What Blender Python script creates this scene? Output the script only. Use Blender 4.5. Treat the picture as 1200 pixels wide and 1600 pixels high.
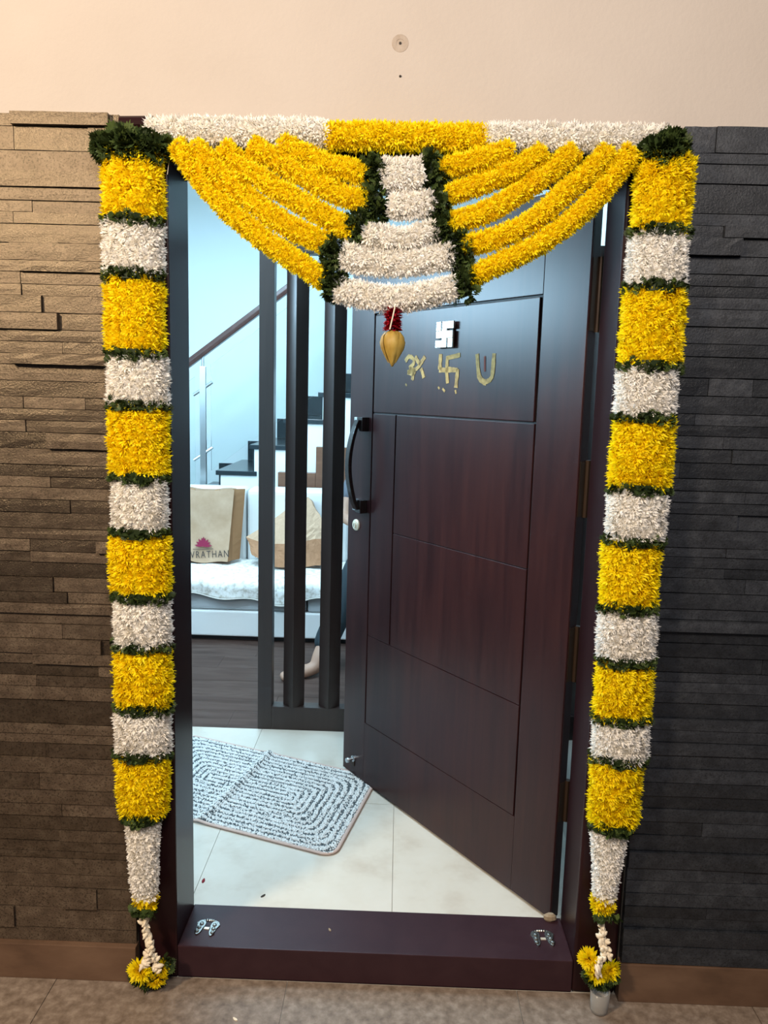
import bpy, bmesh, math, random
import numpy as np
from mathutils import Vector, Matrix

for o in list(bpy.data.objects):
    bpy.data.objects.remove(o, do_unlink=True)
SC = bpy.context.scene
COL = SC.collection
rng = np.random.default_rng(7)
random.seed(7)

# ------------------------------------------------------------------ camera
cam_d = bpy.data.cameras.new('camera')
cam = bpy.data.objects.new('camera', cam_d)
COL.objects.link(cam)
cam_d.sensor_fit = 'VERTICAL'
cam_d.sensor_height = 36.0
cam_d.lens = 36.0 * 1239.924 / 1600.0
cam_d.clip_start = 0.02
_R = Vector((0.99941668, 0.02089732, 0.02701103))
_U = Vector((-0.02978407, 0.14636692, 0.98878189))
_F = Vector((-0.01670937, 0.98900962, -0.14690395))
_m = Matrix((_R, _U, -_F)).transposed().to_4x4()
_m.translation = Vector((0.09623737, -1.8751906, 1.53092936))
cam.matrix_world = _m
SC.camera = cam

# ------------------------------------------------------------------ light and exposure
SC.view_settings.view_transform = 'Standard'
SC.view_settings.look = 'None'
SC.view_settings.gamma = 1.0
SC.view_settings.use_curve_mapping = False
SC.view_settings.exposure = 0.0
SC.cycles.max_bounces = 8
SC.cycles.use_denoising = True

world = bpy.data.worlds.new('night_sky')
SC.world = world
world.use_nodes = True
world.node_tree.nodes['Background'].inputs[0].default_value = (0.55, 0.62, 0.8, 1)
world.node_tree.nodes['Background'].inputs[1].default_value = 0.12


def lamp(name, kind, loc, target, energy, color, size=0.2, size_y=None, spot=None, blend=0.5):
    d = bpy.data.lights.new(name, kind)
    d.energy = energy
    d.color = color
    if kind == 'AREA':
        d.shape = 'RECTANGLE'
        d.size = size
        d.size_y = size_y or size
    else:
        d.shadow_soft_size = size
    if kind == 'SPOT':
        d.spot_size = spot
        d.spot_blend = blend
    o = bpy.data.objects.new(name, d)
    COL.objects.link(o)
    o.location = loc
    o.rotation_euler = (Vector(target) - Vector(loc)).to_track_quat('-Z', 'Y').to_euler()
    return o


WARM = (1.0, 0.77, 0.53)
COOL = (0.49, 0.78, 1.0)
lamp('porch_left_light', 'AREA', (-1.85, -2.1, 2.58), (-0.5, 0.0, 1.6), 110, WARM, 0.35, 0.35)
lamp('porch_fill_light', 'AREA', (0.3, -2.3, 3.0), (0.1, 0.0, 1.3), 70, (1.0, 0.90, 0.82), 0.8, 0.8)  # unseen frontal fill, added to brighten the wall and flowers
lamp('hall_ceiling_light', 'AREA', (-0.9, 2.4, 2.95), (-0.9, 2.4, 0), 94, COOL, 1.6, 1.4)
lamp('hall_tube_light', 'AREA', (-2.6, 1.1, 2.17), (0.0, 0.8, 1.7), 62, COOL, 1.1, 0.30)
lamp('entry_ceiling_light', 'AREA', (-0.95, 0.85, 2.98), (-0.95, 0.85, 0), 46, (0.68, 0.87, 1.0), 0.5, 0.5)

# ------------------------------------------------------------------ materials
MATS = {}


def mat(name, color, rough=0.6, metal=0.0, spec=0.5, coat=0.0, trans=0.0, ior=1.45, emit=None):
    m = bpy.data.materials.new(name)
    m.use_nodes = True
    b = m.node_tree.nodes['Principled BSDF']
    b.inputs['Base Color'].default_value = (*color, 1)
    b.inputs['Roughness'].default_value = rough
    b.inputs['Metallic'].default_value = metal
    b.inputs['Specular IOR Level'].default_value = spec
    b.inputs['Coat Weight'].default_value = coat
    b.inputs['Transmission Weight'].default_value = trans
    b.inputs['IOR'].default_value = ior
    MATS[name] = m
    return m


def nodes_of(m):
    nt = m.node_tree
    return nt, nt.nodes['Principled BSDF']


def vary(m, colors, scale=(5, 5, 5), detail=4, positions=None, per_object=0.0, source='pos', noise_rough=0.6, dist=0.0):
    """procedural colour: noise through a ramp, optional brightness shift per object"""
    nt, b = nodes_of(m)
    N, L = nt.nodes, nt.links
    if source == 'pos':
        g = N.new('ShaderNodeNewGeometry'); vec = g.outputs['Position']
    else:
        g = N.new('ShaderNodeTexCoord'); vec = g.outputs['Object']
    mp = N.new('ShaderNodeMapping'); mp.inputs['Scale'].default_value = scale
    L.new(vec, mp.inputs[0])
    nz = N.new('ShaderNodeTexNoise'); nz.inputs['Scale'].default_value = 1.0
    nz.inputs['Detail'].default_value = detail; nz.inputs['Roughness'].default_value = noise_rough
    nz.inputs['Distortion'].default_value = dist
    L.new(mp.outputs[0], nz.inputs['Vector'])
    r = N.new('ShaderNodeValToRGB')
    els = r.color_ramp.elements
    ps = positions or [0.3 + 0.4 * i / max(1, len(colors) - 1) for i in range(len(colors))]
    while len(els) < len(colors):
        els.new(0.5)
    for e, c, p in zip(els, colors, ps):
        e.position = p; e.color = (*c, 1)
    L.new(nz.outputs['Fac'], r.inputs[0])
    out = r.outputs[0]
    if per_object:
        oi = N.new('ShaderNodeObjectInfo')
        mr = N.new('ShaderNodeMapRange')
        mr.inputs['To Min'].default_value = 1 - per_object; mr.inputs['To Max'].default_value = 1 + per_object
        L.new(oi.outputs['Random'], mr.inputs[0])
        hs = N.new('ShaderNodeHueSaturation')
        L.new(mr.outputs[0], hs.inputs['Value']); L.new(out, hs.inputs['Color'])
        out = hs.outputs[0]
    L.new(out, b.inputs['Base Color'])
    return m


def bump(m, scale=(60, 60, 60), strength=0.3, dist=0.01, detail=5, kind='noise', source='pos'):
    nt, b = nodes_of(m)
    N, L = nt.nodes, nt.links
    if source == 'pos':
        g = N.new('ShaderNodeNewGeometry'); vec = g.outputs['Position']
    else:
        g = N.new('ShaderNodeTexCoord'); vec = g.outputs['Object']
    mp = N.new('ShaderNodeMapping'); mp.inputs['Scale'].default_value = scale
    L.new(vec, mp.inputs[0])
    if kind == 'noise':
        t = N.new('ShaderNodeTexNoise'); t.inputs['Scale'].default_value = 1; t.inputs['Detail'].default_value = detail
        t.inputs['Roughness'].default_value = 0.65
        h = t.outputs['Fac']
    else:
        t = N.new('ShaderNodeTexVoronoi'); t.inputs['Scale'].default_value = 1
        h = t.outputs['Distance']
    L.new(mp.outputs[0], t.inputs['Vector'])
    bp = N.new('ShaderNodeBump'); bp.inputs['Strength'].default_value = strength; bp.inputs['Distance'].default_value = dist
    L.new(h, bp.inputs['Height'])
    L.new(bp.outputs[0], b.inputs['Normal'])
    return m


def speckle(m, scale=240.0, dark=0.45, lo=0.36, hi=0.46, tint=None, rough_var=0.0):
    """small dark pits in the colour; optional warm sheen and a gloss that differs from stone to stone"""
    nt, b = nodes_of(m)
    N, L = nt.nodes, nt.links
    src = b.inputs['Base Color'].links[0].from_socket
    g = N.new('ShaderNodeNewGeometry')
    nz = N.new('ShaderNodeTexNoise'); nz.inputs['Scale'].default_value = scale; nz.inputs['Detail'].default_value = 2
    L.new(g.outputs['Position'], nz.inputs['Vector'])
    mr = N.new('ShaderNodeMapRange'); mr.inputs['From Min'].default_value = lo; mr.inputs['From Max'].default_value = hi
    mr.inputs['To Min'].default_value = dark; mr.inputs['To Max'].default_value = 1.0
    L.new(nz.outputs['Fac'], mr.inputs[0])
    mx = N.new('ShaderNodeMix'); mx.data_type = 'RGBA'; mx.blend_type = 'MULTIPLY'; mx.inputs[0].default_value = 1
    L.new(src, mx.inputs[6]); L.new(mr.outputs[0], mx.inputs[7])
    L.new(mx.outputs[2], b.inputs['Base Color'])
    if tint:
        b.inputs['Specular Tint'].default_value = (*tint, 1)
    if rough_var:
        oi = N.new('ShaderNodeObjectInfo')
        r0 = b.inputs['Roughness'].default_value
        m2 = N.new('ShaderNodeMapRange'); m2.inputs['To Min'].default_value = r0 - rough_var; m2.inputs['To Max'].default_value = r0 + rough_var
        L.new(oi.outputs['Random'], m2.inputs[0])
        m3 = N.new('ShaderNodeMath'); m3.operation = 'MULTIPLY_ADD'; m3.inputs[1].default_value = -0.12; 
        L.new(mr.outputs[0], m3.inputs[0]); L.new(m2.outputs[0], m3.inputs[2])
        m4 = N.new('ShaderNodeMath'); m4.operation = 'ADD'; m4.inputs[1].default_value = 0.12
        L.new(m3.outputs[0], m4.inputs[0]); L.new(m4.outputs[0], b.inputs['Roughness'])
    return m


def petal_mat(name, deep, tip, rough=0.55, transl=0.25):
    """petal colour from the 'tint' attribute: 0 at a petal's foot, 1 at its tip, with a shift per flower"""
    m = mat(name, tip, rough)
    nt, b = nodes_of(m)
    N, L = nt.nodes, nt.links
    a = N.new('ShaderNodeAttribute'); a.attribute_name = 'tint'
    mx = N.new('ShaderNodeMix'); mx.data_type = 'RGBA'
    mx.inputs[6].default_value = (*deep, 1); mx.inputs[7].default_value = (*tip, 1)
    L.new(a.outputs['Fac'], mx.inputs[0])
    L.new(mx.outputs[2], b.inputs['Base Color'])
    b.inputs['Specular IOR Level'].default_value = 0.25
    tr = N.new('ShaderNodeBsdfTranslucent'); L.new(mx.outputs[2], tr.inputs[0])
    ms = N.new('ShaderNodeMixShader'); ms.inputs[0].default_value = transl
    out = N['Material Output']
    L.new(b.outputs[0], ms.inputs[1]); L.new(tr.outputs[0], ms.inputs[2]); L.new(ms.outputs[0], out.inputs[0])
    return m


M_plaster = bump(vary(mat('cream_plaster', (0.4, 0.36, 0.33), 0.85, spec=0.2), [(0.385, 0.345, 0.31), (0.415, 0.375, 0.34)], (2.5, 2.5, 2.5)), (90, 90, 90), 0.25, 0.004)
M_stone_l = bump(vary(mat('brown_ledger_stone', (0.2, 0.15, 0.1), 0.335, spec=0.95), [(0.025, 0.018, 0.0135), (0.047, 0.034, 0.025), (0.078, 0.060, 0.044)], (26, 26, 34), 9, per_object=0.5, noise_rough=0.72), (210, 210, 230), 0.55, 0.0022, 9)
M_stone_r = bump(vary(mat('grey_ledger_stone', (0.08, 0.08, 0.08), 0.42, spec=0.5), [(0.009, 0.0105, 0.0135), (0.0175, 0.0200, 0.0255), (0.032, 0.036, 0.043)], (24, 24, 32), 9, per_object=0.38, noise_rough=0.72), (190, 190, 210), 0.5, 0.0024, 9)
speckle(M_stone_l, 230, 0.35, 0.36, 0.46, (1.0, 0.83, 0.60), 0.07)
speckle(M_stone_r, 230, 0.55, 0.36, 0.46, None, 0.06)
M_mortar = mat('dark_joint', (0.045, 0.040, 0.036), 0.95, spec=0.1)
M_skirt = vary(mat('brown_skirting_tile', (0.2, 0.13, 0.08), 0.45), [(0.060, 0.034, 0.021), (0.105, 0.060, 0.037), (0.14, 0.084, 0.053)], (4, 4, 9), 5)
M_porch = bump(vary(mat('porch_granite', (0.3, 0.26, 0.22), 0.6), [(0.115, 0.084, 0.061), (0.19, 0.146, 0.112), (0.28, 0.228, 0.182)], (40, 40, 40), 8), (120, 120, 120), 0.15, 0.003)


def wood(name, cols, rough, coat, scale=(30, 30, 3), src='obj'):
    m = mat(name, cols[0], rough, coat=coat)
    m.node_tree.nodes['Principled BSDF'].inputs['Coat Roughness'].default_value = 0.12
    vary(m, cols, scale, 6, source=src, dist=0.6)
    return m


M_frame = wood('maroon_painted_wood', [(0.013, 0.0042, 0.005), (0.020, 0.007, 0.008)], 0.30, 0.0, (8, 8, 3))
M_sill = bump(wood('maroon_sill_paint', [(0.026, 0.010, 0.014), (0.035, 0.015, 0.019)], 0.45, 0.0, (12, 12, 12)), (200, 200, 200), 0.08, 0.002)
M_door = wood('mahogany_polish', [(0.015, 0.005, 0.006), (0.024, 0.008, 0.0085), (0.032, 0.0105, 0.010)], 0.30, 0.0, (26, 26, 2.2))
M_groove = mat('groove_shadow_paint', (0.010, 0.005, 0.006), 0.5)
M_part = wood('dark_partition_wood', [(0.020, 0.013, 0.0115), (0.030, 0.020, 0.018)], 0.36, 0.1, (30, 30, 2))
M_floorwood = wood('dark_laminate', [(0.040, 0.022, 0.017), (0.066, 0.039, 0.031), (0.09, 0.058, 0.047)], 0.45, 0.0, (3, 22, 8))
M_tile = vary(mat('cream_vitrified_tile', (0.7, 0.68, 0.6), 0.16), [(0.48, 0.43, 0.36), (0.57, 0.54, 0.47), (0.60, 0.575, 0.51)], (5, 5, 5), 4)
M_grout = mat('tile_joint', (0.40, 0.37, 0.32), 0.9)
for _m, _s in ((M_frame, 0.22), (M_sill, 0.3), (M_door, 0.40), (M_floorwood, 0.2)):
    _m.node_tree.nodes['Principled BSDF'].inputs['Specular IOR Level'].default_value = _s
M_wall_in = mat('pale_interior_paint', (0.78, 0.84, 0.84), 0.7, spec=0.2)
M_ceil = mat('ceiling_paint', (0.8, 0.8, 0.78), 0.9)
M_sofa = bump(mat('white_leatherette', (0.78, 0.79, 0.78), 0.42), (40, 40, 40), 0.1, 0.004)
M_seat = mat('shaded_seat_fabric', (0.42, 0.45, 0.47), 0.8)  # grey carries the shade below the throw on the seat front
M_black = mat('black_plinth', (0.012, 0.012, 0.013), 0.5)
M_throw = bump(vary(mat('printed_throw', (0.8, 0.78, 0.74), 0.9, spec=0.1), [(0.50, 0.46, 0.40), (0.76, 0.74, 0.70), (0.84, 0.83, 0.80)], (38, 38, 38), 6, positions=[0.36, 0.5, 0.62]), (60, 60, 60), 0.3, 0.004)
M_throw_edge = mat('throw_border', (0.55, 0.52, 0.47), 0.9)
M_jute = bump(vary(mat('jute_cloth', (0.6, 0.5, 0.36), 0.9, spec=0.1), [(0.41, 0.265, 0.165), (0.53, 0.365, 0.25)], (9, 9, 9), 5), (300, 300, 300), 0.35, 0.002)
M_jute_side = mat('jute_gusset', (0.33, 0.18, 0.09), 0.9, spec=0.1)
M_kraft = bump(vary(mat('kraft_paper', (0.5, 0.36, 0.23), 0.8, spec=0.2), [(0.40, 0.20, 0.105), (0.50, 0.265, 0.15)], (7, 7, 7), 5), (14, 14, 14), 0.6, 0.02, 3)
M_kraft_in = bump(mat('kraft_flap_paper', (0.50, 0.33, 0.215), 0.8, spec=0.2), (14, 14, 14), 0.6, 0.02, 3)
M_lotus = mat('crimson_print', (0.24, 0.012, 0.05), 0.8)
M_ink = mat('dark_brown_print', (0.05, 0.035, 0.03), 0.8)
M_granite = mat('black_granite', (0.018, 0.028, 0.034), 0.18)
M_white = mat('white_stringer_paint', (0.80, 0.84, 0.85), 0.6)
M_rail = wood('handrail_wood', [(0.05, 0.022, 0.018), (0.08, 0.035, 0.028)], 0.35, 0.3, (20, 3, 20))
M_steel = mat('brushed_steel', (0.62, 0.66, 0.68), 0.28, metal=1.0)
M_glass = mat('clear_glass', (0.96, 1.0, 0.99), 0.02, trans=1.0, ior=1.12)
M_tumbler = mat('tumbler_glass', (0.80, 0.78, 0.74), 0.18, trans=0.75, ior=1.2)
M_brownply = wood('brown_veneer', [(0.13, 0.055, 0.03), (0.19, 0.09, 0.05)], 0.45, 0.1, (4, 4, 24))
M_silver = mat('bright_silver', (0.86, 0.86, 0.84), 0.25, metal=0.7)
M_oldsilver = mat('worn_silver', (0.34, 0.33, 0.30), 0.34, metal=1.0)
M_bronze = mat('hinge_bronze', (0.045, 0.028, 0.018), 0.4, metal=0.6)
M_handle = mat('black_handle_bow', (0.014, 0.010, 0.010), 0.18, coat=0.4)
M_brass = mat('pale_brass', (0.80, 0.73, 0.58), 0.3, metal=0.5)
M_paint = vary(mat('turmeric_paste', (0.55, 0.38, 0.13), 0.85), [(0.17, 0.12, 0.06), (0.33, 0.24, 0.095), (0.44, 0.32, 0.13)], (60, 60, 60), 5, positions=[0.3, 0.48, 0.65])
M_kumkum = mat('red_powder_line', (0.16, 0.05, 0.04), 0.9)
M_yel = petal_mat('yellow_petal', (0.90, 0.60, 0.0), (0.97, 0.84, 0.010), transl=0.40)
M_whi = petal_mat('white_petal', (0.88, 0.84, 0.74), (0.95, 0.94, 0.92), transl=0.40)
M_leaf = petal_mat('dark_green_leaf', (0.013, 0.024, 0.006), (0.070, 0.105, 0.028), 0.5, 0.15)
M_red = petal_mat('red_petal', (0.20, 0.004, 0.01), (0.42, 0.01, 0.025), 0.6, 0.15)
M_bud = vary(mat('lotus_bud_skin', (0.6, 0.38, 0.08), 0.55), [(0.22, 0.13, 0.02), (0.32, 0.215, 0.04), (0.38, 0.28, 0.07)], (30, 30, 14), 4, source='obj')
M_tube = mat('tuberose_white', (0.74, 0.65, 0.50), 0.5)
M_thread = mat('cotton_thread', (0.6, 0.55, 0.45), 0.9)
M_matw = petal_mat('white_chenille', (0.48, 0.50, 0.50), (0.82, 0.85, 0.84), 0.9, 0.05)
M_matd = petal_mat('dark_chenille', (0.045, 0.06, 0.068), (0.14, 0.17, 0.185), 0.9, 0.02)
M_matb = mat('mat_binding_tape', (0.50, 0.38, 0.33), 0.9)
M_matbase = mat('mat_backing', (0.30, 0.33, 0.34), 0.95)
M_skin = mat('skin', (0.36, 0.21, 0.145), 0.55)
M_trouser = mat('dark_teal_cloth', (0.012, 0.022, 0.028), 0.85)
M_shirt = mat('grey_shirt_cloth', (0.10, 0.11, 0.13), 0.9)
M_hair = mat('black_hair', (0.01, 0.008, 0.008), 0.5)
M_lip = mat('lip', (0.30, 0.12, 0.10), 0.5)
M_eye = mat('eye_white', (0.8, 0.8, 0.78), 0.3)
M_stain = vary(mat('wall_plug_stain', (0.4, 0.3, 0.22), 0.9), [(0.28, 0.23, 0.185), (0.36, 0.31, 0.265)], (70, 70, 70), 4)
M_scrap = mat('plant_scrap', (0.27, 0.21, 0.14), 0.9)

# ------------------------------------------------------------------ helpers


def link(name, me, material, parent=None, loc=None):
    o = bpy.data.objects.new(name, me)
    if material is not None and len(me.materials) == 0:
        me.materials.append(material)
    COL.objects.link(o)
    if loc is not None:
        o.location = loc
    if parent is not None:
        o.parent = parent
    return o


def empty(name, loc, label, cat, group=None, rot=(0, 0, 0)):
    o = bpy.data.objects.new(name, None)
    COL.objects.link(o)
    o.location = loc
    o.rotation_euler = rot
    o.empty_display_size = 0.05
    tag(o, label, cat, group)
    return o


def tag(o, label=None, cat=None, group=None, kind=None):
    if label: o['label'] = label
    if cat: o['category'] = cat
    if group: o['group'] = group
    if kind: o['kind'] = kind
    return o


class MB:
    """collects polygons, builds ONE mesh"""
    def __init__(self):
        self.v = []; self.f = []

    def add(self, vs, fs):
        n = len(self.v)
        self.v += [tuple(v) for v in vs]
        self.f += [tuple(n + i for i in f) for f in fs]
        return self

    def box(self, x0, x1, y0, y1, z0, z1):
        return self.add([(x0, y0, z0), (x1, y0, z0), (x1, y1, z0), (x0, y1, z0), (x0, y0, z1), (x1, y0, z1), (x1, y1, z1), (x0, y1, z1)],
                        [(0, 3, 2, 1), (4, 5, 6, 7), (0, 1, 5, 4), (1, 2, 6, 5), (2, 3, 7, 6), (3, 0, 4, 7)])

    def prism(self, poly, fn, t0, t1):
        """poly: list of 2-D points, fn(a, b, t) -> 3-D"""
        n = len(poly)
        vs = [fn(a, b, t0) for a, b in poly] + [fn(a, b, t1) for a, b in poly]
        fs = [tuple(range(n))[::-1], tuple(range(n, 2 * n))] + [(i, (i + 1) % n, n + (i + 1) % n, n + i) for i in range(n)]
        return self.add(vs, fs)

    def tube(self, pts, r, n=10, caps=True, flat=None):
        pts = [Vector(p) for p in pts]
        rs = r if isinstance(r, (list, tuple)) else [r] * len(pts)
        rings = []
        up = Vector((0, 0, 1))
        for i, p in enumerate(pts):
            t = (pts[min(i + 1, len(pts) - 1)] - pts[max(i - 1, 0)]).normalized()
            a = t.cross(up)
            if a.length < 1e-3: a = t.cross(Vector((0, 1, 0)))
            a.normalize(); b = a.cross(t).normalized()
            rings.append([p + a * math.cos(2 * math.pi * k / n) * rs[i] + b * math.sin(2 * math.pi * k / n) * rs[i] * (flat or 1) for k in range(n)])
        vs = [v for rg in rings for v in rg]
        fs = []
        for i in range(len(pts) - 1):
            for k in range(n):
                a0 = i * n + k; a1 = i * n + (k + 1) % n
                fs.append((a0, a1, a1 + n, a0 + n))
        if caps:
            fs.append(tuple(range(n))[::-1]); fs.append(tuple(range((len(pts) - 1) * n, len(pts) * n)))
        return self.add(vs, fs)

    def lathe(self, prof, c=(0, 0, 0), n=20):
        vs, fs = [], []
        for r, z in prof:
            for k in range(n):
                a = 2 * math.pi * k / n
                vs.append((c[0] + r * math.cos(a), c[1] + r * math.sin(a), c[2] + z))
        for i in range(len(prof) - 1):
            for k in range(n):
                fs.append((i * n + k, i * n + (k + 1) % n, (i + 1) * n + (k + 1) % n, (i + 1) * n + k))
        fs.append(tuple(range(n))[::-1]); fs.append(tuple(range((len(prof) - 1) * n, len(prof) * n)))
        return self.add(vs, fs)

    def mesh(self, name, smooth=False):
        me = bpy.data.meshes.new(name)
        me.from_pydata(self.v, [], self.f)
        if smooth:
            me.polygons.foreach_set('use_smooth', [True] * len(me.polygons))
        me.update()
        return me

    def build(self, name, material, parent=None, loc=None, bevel=0, smooth=False, seg=2, subsurf=0):
        me = self.mesh(name, smooth)
        bm = bmesh.new(); bm.from_mesh(me)
        bmesh.ops.recalc_face_normals(bm, faces=bm.faces)
        if bevel:
            bmesh.ops.bevel(bm, geom=[e for e in bm.edges], offset=bevel, segments=seg, affect='EDGES', profile=0.6)
        bm.to_mesh(me); bm.free()
        o = link(name, me, material, parent, loc)
        if subsurf:
            s = o.modifiers.new('smooth', 'SUBSURF'); s.levels = subsurf; s.render_levels = subsurf
        return o


def box(name, x0, x1, y0, y1, z0, z1, material, parent=None, bevel=0.0, seg=2):
    return MB().box(x0, x1, y0, y1, z0, z1).build(name, material, parent, bevel=bevel, seg=seg)


def np_mesh(name, V, quads, tint=None, smooth=False):
    """fast mesh from numpy arrays (all quads)"""
    me = bpy.data.meshes.new(name)
    nq = len(quads)
    me.vertices.add(len(V)); me.vertices.foreach_set('co', np.asarray(V, np.float32).ravel())
    me.loops.add(nq * 4); me.loops.foreach_set('vertex_index', np.asarray(quads, np.int32).ravel())
    me.polygons.add(nq)
    me.polygons.foreach_set('loop_start', np.arange(0, nq * 4, 4, dtype=np.int32))
    me.polygons.foreach_set('loop_total', np.full(nq, 4, np.int32))
    if smooth:
        me.polygons.foreach_set('use_smooth', np.ones(nq, bool))
    if tint is not None:
        a = me.attributes.new('tint', 'FLOAT', 'POINT')
        a.data.foreach_set('value', np.asarray(tint, np.float32))
    me.update(calc_edges=True)
    return me


def nrm(a):
    return a / np.maximum(np.linalg.norm(a, axis=-1, keepdims=True), 1e-9)


def blooms(P, Nn, rad, n_pet, width, theta_max=1.75, foot=0.25, tip_jit=0.25, fold=0.25, tall=1.0):
    """many-petalled flowers at points P facing Nn: returns vertices, quads, tint"""
    P = np.asarray(P, float); Nn = nrm(np.asarray(Nn, float))
    F = len(P)
    ref = np.where(np.abs(Nn[:, 2:3]) < 0.9, np.array([[0, 0, 1.0]]), np.array([[1.0, 0, 0]]))
    A = nrm(np.cross(Nn, ref)); B = np.cross(Nn, A)
    i = np.arange(n_pet)
    th = np.arccos(1 - (1 - math.cos(theta_max)) * (i + 0.5) / n_pet)[None, :] + rng.normal(0, 0.10, (F, n_pet))
    ph = i[None, :] * 2.39996 + rng.uniform(0, 6.28, (F, 1)) + rng.normal(0, 0.15, (F, n_pet))
    st, ct = np.sin(th), np.cos(th)
    D = A[:, None] * (st * np.cos(ph))[..., None] + B[:, None] * (st * np.sin(ph))[..., None] + Nn[:, None] * (ct * tall)[..., None]
    T = np.cross(D, Nn[:, None]) + rng.normal(0, 0.12, (F, n_pet, 3))
    T = nrm(T)
    R = np.asarray(rad, float).reshape(-1, 1) if np.ndim(rad) else np.full((F, 1), rad)
    R = R * (1 + rng.uniform(-tip_jit, tip_jit, (F, n_pet)))
    Q = nrm(np.cross(T, D))
    w = width * rng.uniform(0.75, 1.25, (F, n_pet))
    base = P[:, None] + D * (R * foot)[..., None]
    midc = P[:, None] + D * (R * 0.72)[..., None]
    tip = P[:, None] + D * R[..., None] + Q * (R * rng.normal(0, 0.12, (F, n_pet)))[..., None]
    ml = midc + T * w[..., None] + Q * (w * fold)[..., None]
    mr = midc - T * w[..., None] + Q * (w * fold)[..., None]
    V = np.stack([base, ml, tip, mr], axis=2).reshape(-1, 3)
    k = F * n_pet
    quads = (np.arange(k) * 4)[:, None] + np.array([[0, 1, 2, 3]])
    sh = rng.normal(0, 0.13, (F, 1)) + rng.normal(0, 0.06, (F, n_pet))
    tint = np.stack([0.0 + sh * 0, 0.75 + sh, 1.0 + sh, 0.75 + sh], axis=2).reshape(-1).clip(0, 1)
    return V, quads, tint


def resample(pts, n):
    pts = np.asarray(pts, float)
    # smooth the polyline with Catmull-Rom, then sample evenly
    P = np.vstack([2 * pts[0] - pts[1], pts, 2 * pts[-1] - pts[-2]])
    out = []
    for i in range(1, len(P) - 2):
        for t in np.linspace(0, 1, 12, endpoint=False):
            a, b, c, d = P[i - 1], P[i], P[i + 1], P[i + 2]
            out.append(0.5 * ((2 * b) + (c - a) * t + (2 * a - 5 * b + 4 * c - d) * t * t + (3 * b - a - 3 * c + d) * t ** 3))
    out.append(pts[-1]); out = np.array(out)
    s = np.concatenate([[0], np.cumsum(np.linalg.norm(np.diff(out, axis=0), axis=1))])
    return np.stack([np.interp(np.linspace(0, s[-1], n), s, out[:, k]) for k in range(3)], axis=1), s[-1]


def tube_frame(C):
    T = nrm(np.gradient(C, axis=0))
    Yv = np.array([[0, 1.0, 0]])
    A = nrm(np.cross(T, Yv)); B = nrm(np.cross(A, T))      # A in the wall plane, B along depth
    return T, A, B


def core_tube(C, a, b, n=14, squash=1.0):
    T, A, B = tube_frame(C)
    ang = np.linspace(0, 2 * math.pi, n, endpoint=False)
    prof = np.ones(len(C)); prof[0] = prof[-1] = 0.25
    V = C[:, None] + A[:, None] * (np.cos(ang)[None, :] * (a * prof)[:, None])[..., None] + B[:, None] * (np.sin(ang)[None, :] * (b * prof)[:, None])[..., None]
    K = len(C)
    q = []
    for i in range(K - 1):
        for k in range(n):
            q.append((i * n + k, i * n + (k + 1) % n, (i + 1) * n + (k + 1) % n, (i + 1) * n + k))
    return V.reshape(-1, 3), np.array(q)


def flower_tube(name, path, a, b, material, parent, fl_r=0.022, n_pet=46, width=0.0026, step=0.017, wrap=(-2.6, 2.6), theta=1.6, tall=1.0, foot=0.25, end_blooms=True, smooth_rows=False):
    """a dense roll of blooms round a path. a, b: half width and half depth at both ends (tuples). angle 0 looks to the camera side (-y)"""
    n = 40
    C, length = resample(path, n)
    T, A, B = tube_frame(C)
    av = np.linspace(a[0], a[1], n); bv = np.linspace(b[0], b[1], n)
    rows = max(2, int(round(length / step)))
    P, Nn = [], []
    for i in range(rows):
        t = (i + 0.5) / rows
        k = t * (n - 1); j = int(k); fr = k - j; j2 = min(j + 1, n - 1)
        c = C[j] * (1 - fr) + C[j2] * fr
        aa, bb = np.interp(k, range(n), av) - fl_r * 0.88, np.interp(k, range(n), bv) - fl_r * 0.88
        aa = max(aa, 0.003); bb = max(bb, 0.003)
        per = (wrap[1] - wrap[0]) * (aa + bb) / 2
        cnt = max(3, int(round(per / (step * 1.05))))
        off = random.random()
        for m in range(cnt):
            ang = wrap[0] + (wrap[1] - wrap[0]) * ((m + 0.5 + (off - 0.5) * 0.9) / cnt) + random.gauss(0, 0.08)
            d = A[j] * math.sin(ang) * aa - B[j] * math.cos(ang) * bb
            nn = A[j] * math.sin(ang) / aa - B[j] * math.cos(ang) / bb
            nn = nn / np.linalg.norm(nn)
            tj = random.gauss(0, 0.18) + ((t - 0.5) * 0.7 if end_blooms else 0)
            P.append(c + d + T[j] * random.gauss(0, step * 0.12)); Nn.append(nn + T[j] * tj)
    P = np.array(P); Nn = np.array(Nn)
    V, q, tint = blooms(P, Nn, fl_r * rng.uniform(0.85, 1.12, len(P)), n_pet, width, theta, foot=foot, tall=tall)
    cv, cq = core_tube(C, np.maximum(av - fl_r * 0.85, 0.004), np.maximum(bv - fl_r * 0.85, 0.004))
    q2 = cq + len(V)
    V = np.vstack([V, cv]); q = np.vstack([q, q2]); tint = np.concatenate([tint, np.full(len(cv), 0.1)])
    o = link(name, np_mesh(name, V, q, tint), material, parent)
    o['kind'] = 'stuff'
    return o


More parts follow.
